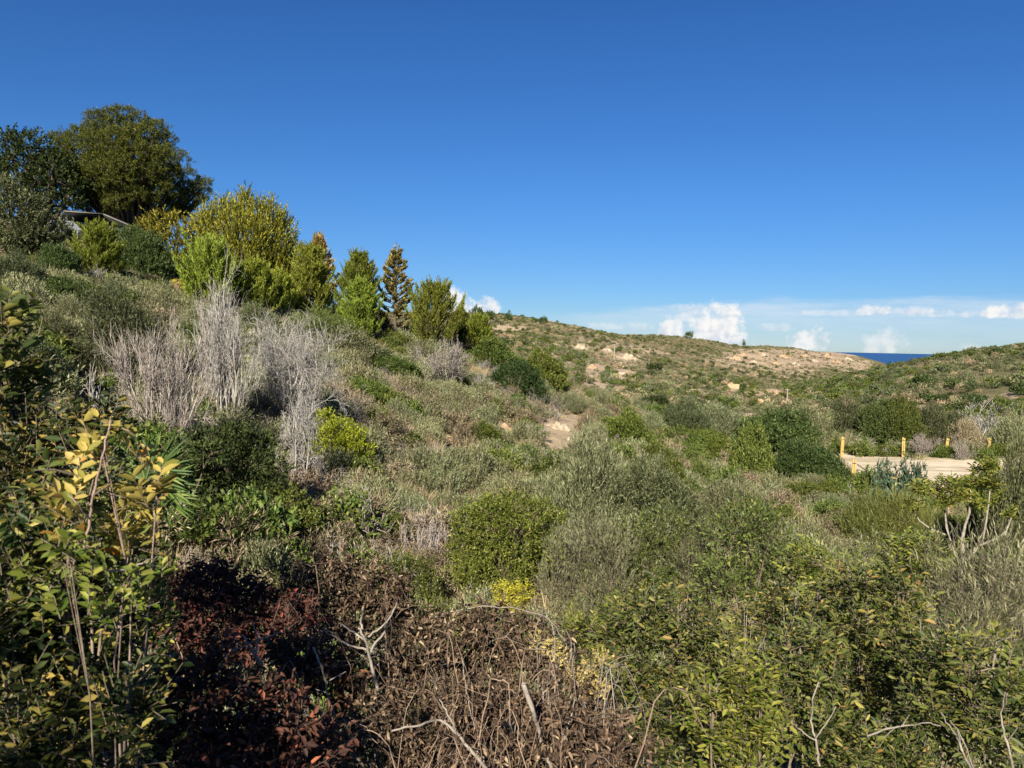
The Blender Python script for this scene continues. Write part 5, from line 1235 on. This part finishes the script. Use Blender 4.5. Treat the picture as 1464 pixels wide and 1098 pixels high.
# bare white tree with leaf tufts
def tufted_tree():
    r = 9.0; base = ground_at(1375, r); g = G(120)
    e = make_thing('tufted_tree', 'slender white stemmed tree with leaf tufts only at its branch ends, at right', 'small tree', None, tuple(base), [])
    T = []
    for pl, k in [([(1375,1000),(1374,900),(1374,850),(1376,800)], .045), ([(1375,805),(1362,785),(1354,755),(1350,725),(1338,705)], .026), ([(1353,765),(1332,757),(1315,745),(1303,728)], .018),
                  ([(1376,800),(1376,770),(1380,750),(1386,733),(1388,700)], .03), ([(1384,800),(1400,780),(1425,770),(1438,760),(1446,740)], .024), ([(1404,777),(1410,745),(1414,715),(1416,690)], .018), ([(1350,728),(1340,700),(1330,690)], .012)]:
        q = np.array([P(x, y, r+g.normal()*.08)-base for x, y in pl]); T.append(tube_path(q, k*.62, k*.34, 7))
    V, Q = cat(T); link('trunk', qmesh('trunk', V, Q, M['palebark'], smooth=True), e)
    lo = lobes_px([(1336,703,9),(1350,718,8),(1390,696,11),(1376,712,8),(1416,692,9),(1412,668,9),(1402,722,7),(1303,722,8),(1318,700,8),(1362,698,9),(1446,738,6),(1426,712,8),(1398,672,7),(1348,688,6)], base, r, .3, 121)
    V, Q, tw_ = crown(g, lo, 190, .13, 9, .055, .018, pin=True, six=True)
    link('crown', qmesh('crown', V, Q, M['limeleaf']), e)
tufted_tree()
# unseen bush added behind the camera, sized for its shadow on the lower left
sh = k_shrub(G(130), 3.4, 3.55, mat='darkgreen', n=14, L=.09, W=.04, lai=2.6)
e = make_thing('shade_shrub', 'dense evergreen bush added out of view behind the camera to shade the lower left', 'shrub', None, (-2.9, -2.0, -1.7), sh)

# ================================================================== shrubs scattered over the near slope
ZG = {
 'A': ('on the left slope around and above the dead white bushes', [('rosem',3),('olive',2),('brown',3),('greytwig',3),('mastic',2),('olivedark',2),('whitetwig',1)]),
 'B': ('on the open middle slope below the pine row', [('brown',4),('greytwig',4),('rosem',3),('olive',2),('mastic',1),('whitetwig',2),('masticbright',1)]),
 'C': ('on the flat ground between the cream scar and the thicket bush', [('rosem',4),('olive',3),('mastic',3),('brown',2),('masticbright',2),('greytwig',1)]),
 'D': ('on the slope left of the car park', [('olive',4),('rosem',3),('mastic',3),('broom',2),('brown',1),('masticbright',2)]),
 'E': ('in the dry grass above the brown leaf heap', [('brown',3),('rosem',3),('mastic',2),('greytwig',2),('olive',1)]),
}
KL = {'rosem': 'low grey green mound', 'olive': 'wispy grey bush', 'brown': 'low brown dry bush', 'greytwig': 'leafless grey twig bush', 'mastic': 'low mid green bush', 'olivedark': 'dull grey green bush', 'whitetwig': 'bleached twig bush',
      'masticbright': 'low fresh green bush', 'broom': 'soft green broom'}
def zone(px, py):
    if px < 420: return 'A' if py < 600 else ('E' if px > 330 else None)
    if py > 690 and px < 780: return 'E'
    if px < 780: return 'B'
    if py < 690 and px < 1180: return 'C'
    return 'D'
gz = G(200); placed = []
for _ in range(6000):
    px, py = gz.uniform(20, 1250), gz.uniform(440, 800)
    z = zone(px, py)
    if z is None or len(placed) > 190: continue
    pt = hit(px, py)
    if pt is None: continue
    rr = math.hypot(pt[0], pt[1])
    if rr > 62 or rr < 9 or in_lot(pt[0], pt[1], 1.15) or max(bare_at(pt[0]*q, pt[1]*q) for q in (1, 1.04, 1.08, 1.13)) > .35: continue
    if any((pt[0]-u)**2+(pt[1]-v)**2 < (w+.45)**2 for u, v, w in USED): continue
    ks = ZG[z][1]; p = np.array([k[1] for k in ks], float); kind = ks[gz.choice(len(ks), p=p/p.sum())][0]
    parts, pw, ph = proto(kind, len(placed) % 2)
    s = gz.uniform(.45, .85)*(1.1 if rr > 30 else .9)
    n, c = KIND[kind]
    make_thing(n, KL[kind]+' '+ZG[z][0], c, KL[kind]+'s '+ZG[z][0], (pt[0], pt[1], pt[2]-.05), parts, (s*gz.uniform(.85, 1.2), s*gz.uniform(.85, 1.2), s*gz.uniform(.75, 1.05)), gz.uniform(0, 6.28))
    placed.append(pt); USED.append((pt[0], pt[1], pw*s*.4))

# ================================================================== ground cover nobody could count
def gn_scatter(name, label, protos, pts, idx, rot, scl):
    """one object; its points carry shared plant meshes through a geometry node tree"""
    col = bpy.data.collections.new(name+'_sources')
    for i, (parts, w, h) in enumerate(protos):
        me = parts[0][1]; o = bpy.data.objects.new('%s_%02d' % (name, i), me); col.objects.link(o)
    me = bpy.data.meshes.new(name); me.vertices.add(len(pts)); me.vertices.foreach_set('co', np.asarray(pts, np.float32).ravel())
    a = me.attributes.new('rot', 'FLOAT_VECTOR', 'POINT'); a.data.foreach_set('vector', np.asarray(rot, np.float32).ravel())
    a = me.attributes.new('scl', 'FLOAT_VECTOR', 'POINT'); a.data.foreach_set('vector', np.asarray(scl, np.float32).ravel())
    a = me.attributes.new('idx', 'INT', 'POINT'); a.data.foreach_set('value', np.asarray(idx, np.int32))
    o = link(name, me); o['kind'] = 'stuff'; o['label'] = label
    ng = bpy.data.node_groups.new(name, 'GeometryNodeTree')
    ng.interface.new_socket('Geometry', in_out='INPUT', socket_type='NodeSocketGeometry'); ng.interface.new_socket('Geometry', in_out='OUTPUT', socket_type='NodeSocketGeometry')
    N, K = ng.nodes.new, ng.links.new
    gi, go = N('NodeGroupInput'), N('NodeGroupOutput'); ip = N('GeometryNodeInstanceOnPoints'); ci = N('GeometryNodeCollectionInfo')
    ci.inputs['Collection'].default_value = col; ci.inputs['Separate Children'].default_value = True; ci.inputs['Reset Children'].default_value = True
    def attr(n, t):
        x = N('GeometryNodeInputNamedAttribute'); x.data_type = t; x.inputs['Name'].default_value = n; return x.outputs['Attribute']
    ip.inputs['Pick Instance'].default_value = True
    K(gi.outputs[0], ip.inputs['Points']); K(ci.outputs[0], ip.inputs['Instance']); K(attr('idx', 'INT'), ip.inputs['Instance Index'])
    er = N('FunctionNodeEulerToRotation'); K(attr('rot', 'FLOAT_VECTOR'), er.inputs[0]); K(er.outputs[0], ip.inputs['Rotation'])
    K(attr('scl', 'FLOAT_VECTOR'), ip.inputs['Scale']); K(ip.outputs[0], go.inputs[0])
    m = o.modifiers.new('scatter', 'NODES'); m.node_group = ng
    return o

def sector(g, n, r0, r1, az0, az1, power=1.0):
    # power 1: even per area; lower: more of them near
    u = g.random(n); e = power+1
    r = (u*(r1**e-r0**e)+r0**e)**(1/e)
    a = g.uniform(az0, az1, n)
    return np.sin(a)*r, np.cos(a)*r, r

def visible(x, y, z, up=.5):
    """drop points hidden far below a nearer crest"""
    a = np.arctan2(x, y); r = np.hypot(x, y)
    el = GZ/RG; mx = np.maximum.accumulate(el, axis=1)
    ia = np.clip(((a+PI)/(2*PI)*(NAZ-1)).astype(int), 0, NAZ-1); ir = np.clip(((np.log(r)-LR[0])/(LR[1]-LR[0])).astype(int)-2, 0, NR-1)
    return (z+up)/r > mx[ia, ir]-.004

def scatter(name, label, spec, n, r0, r1, seed, power=1.0, smin=.7, smax=1.25, far=False, tilt=.12, az=(-41, 39)):
    """spec: list of (proto kind, variants, weight, zone function or None)"""
    g = G(seed); x, y, r = sector(g, n, r0, r1, rad(az[0]), rad(az[1]), power); z = tz(x, y)
    keep = ~(in_lot(x, y, .84) | (in_lot(x, y, 1.04) & (g.random(n) < .35+.5*(fbm(x/1.3, y/1.3, 77, 2) < .52))))
    b = np.max([bare_at(x*q, y*q) for q in ((1, 1.03, 1.06, 1.1, 1.14) if not far else (1, 1.01))], axis=0); keep &= g.random(n) > b*(1.05 if not far else .9)
    keep &= visible(x, y, z, 1.2 if not far else 2.5)
    x, y, z, r = x[keep], y[keep], z[keep], r[keep]; m = len(x)
    protos, wts, own = [], [], []
    for (k, nv, w, fn) in spec:
        ww = np.full(m, float(w)) if fn is None else w*fn(x, y, r)
        wts.append(np.maximum(ww, 0)); own.append((len(protos), nv))
        for v in range(nv): protos.append(proto(k, v))
    W = np.array(wts); tot = W.sum(0)
    dens = tot/np.percentile(tot, 92)
    kp = g.random(m) < dens
    cw = np.cumsum(W, 0)/np.maximum(tot, 1e-9); pick = (g.random(m)[None, :] > cw).sum(0); pick = np.clip(pick, 0, len(spec)-1)
    idx = np.array([own[p][0] for p in range(len(spec))])[pick]+(g.random(m)*np.array([own[p][1] for p in range(len(spec))])[pick]).astype(int)
    s = (g.uniform(smin, smax, m) if not far else smin+(smax-smin)*g.random(m)**2.2*1.7)*(1+.35*g.normal(size=m).clip(-1, 1.6)*.6)
    s = s*np.clip(r/13, .5, 1)
    scl = np.stack([s*g.uniform(.85, 1.2, m), s*g.uniform(.85, 1.2, m), s*g.uniform(.75, 1.2, m)], 1)
    rot = np.stack([g.normal(size=m)*tilt, g.normal(size=m)*tilt, g.uniform(0, 2*PI, m)], 1)
    pts = np.stack([x, y, z-.04*s], 1)
    q = kp
    print(name, int(q.sum()))
    return gn_scatter(name, label, protos, pts[q], idx[q], rot[q], scl[q])

def pf(scale, seed, lo=.35, hi=.65):
    return lambda x, y, r: np.clip((fbm(x/scale, y/scale, seed, 3)-lo)/(hi-lo), 0, 1)
def mul(*fs):
    return lambda x, y, r: np.prod([f(x, y, r) for f in fs], axis=0)
left = lambda x, y, r: np.clip((.12-np.arctan2(x, y))/.35, .12, 1)
right = lambda x, y, r: np.clip((np.arctan2(x, y)+.1)/.3, .1, 1)
def _px(x, y): return 732+FPX*np.tan(np.arctan2(x, y))
spur = lambda x, y, r: np.where((_px(x, y) > 1130) & (r < 290), 2.0, np.where((_px(x, y) > 1030) & (r > 330), .35, 1.0))
ridgez = lambda x, y, r: np.where((_px(x, y) > 1130) & (r < 290), .35, 1.0)
openz = lambda x, y, r: np.clip(1.15-np.abs(np.arctan2(x, y)+.14)/.35, .15, 1)

scatter('dry_grass', 'dry grass and dull green tufts covering the near slope', [('straw', 3, 2.3, mul(pf(4, 31), openz)), ('strawlow', 3, 2.6, mul(pf(3, 32), openz)), ('greentuft', 3, 1.5, pf(3.5, 33)), ('greentuftlow', 3, 1.9, pf(2.7, 34)), ('stalk', 3, .22, pf(5, 35))], 42000, 5.0, 64, 301, power=.75)
scatter('undergrowth', 'low scrub of small grey, brown and green bushlets', [('lowgreen', 3, 1.3, mul(pf(5, 41), right)), ('lowolive', 3, 1.15, pf(4.5, 42)), ('lowbrown', 3, 1.7, mul(pf(5, 43), openz)), ('lowgrey', 3, 1.1, mul(pf(5.5, 44), openz)), ('lowgreen', 2, .5, mul(pf(4, 45), left))], 15000, 5.5, 66, 302, power=.75, smin=.55, smax=1.55)
scatter('far_scrub', 'olive scrub covering the far hills', [('far_green', 3, 1.0, mul(pf(22, 51, .42, .62), spur)), ('far_dark', 3, .3, pf(26, 52, .5, .68)), ('far_olive', 3, 1.5, pf(18, 53, .4, .62)), ('far_straw', 3, 1.0, mul(pf(11, 54), ridgez)), ('far_brown', 3, .8, pf(13, 55)), ('far_dim', 3, .7, mul(pf(12, 56), spur))], 130000, 58, 620, 303, power=.45, smin=.22, smax=.62, far=True, tilt=.2, az=(-16, 39))
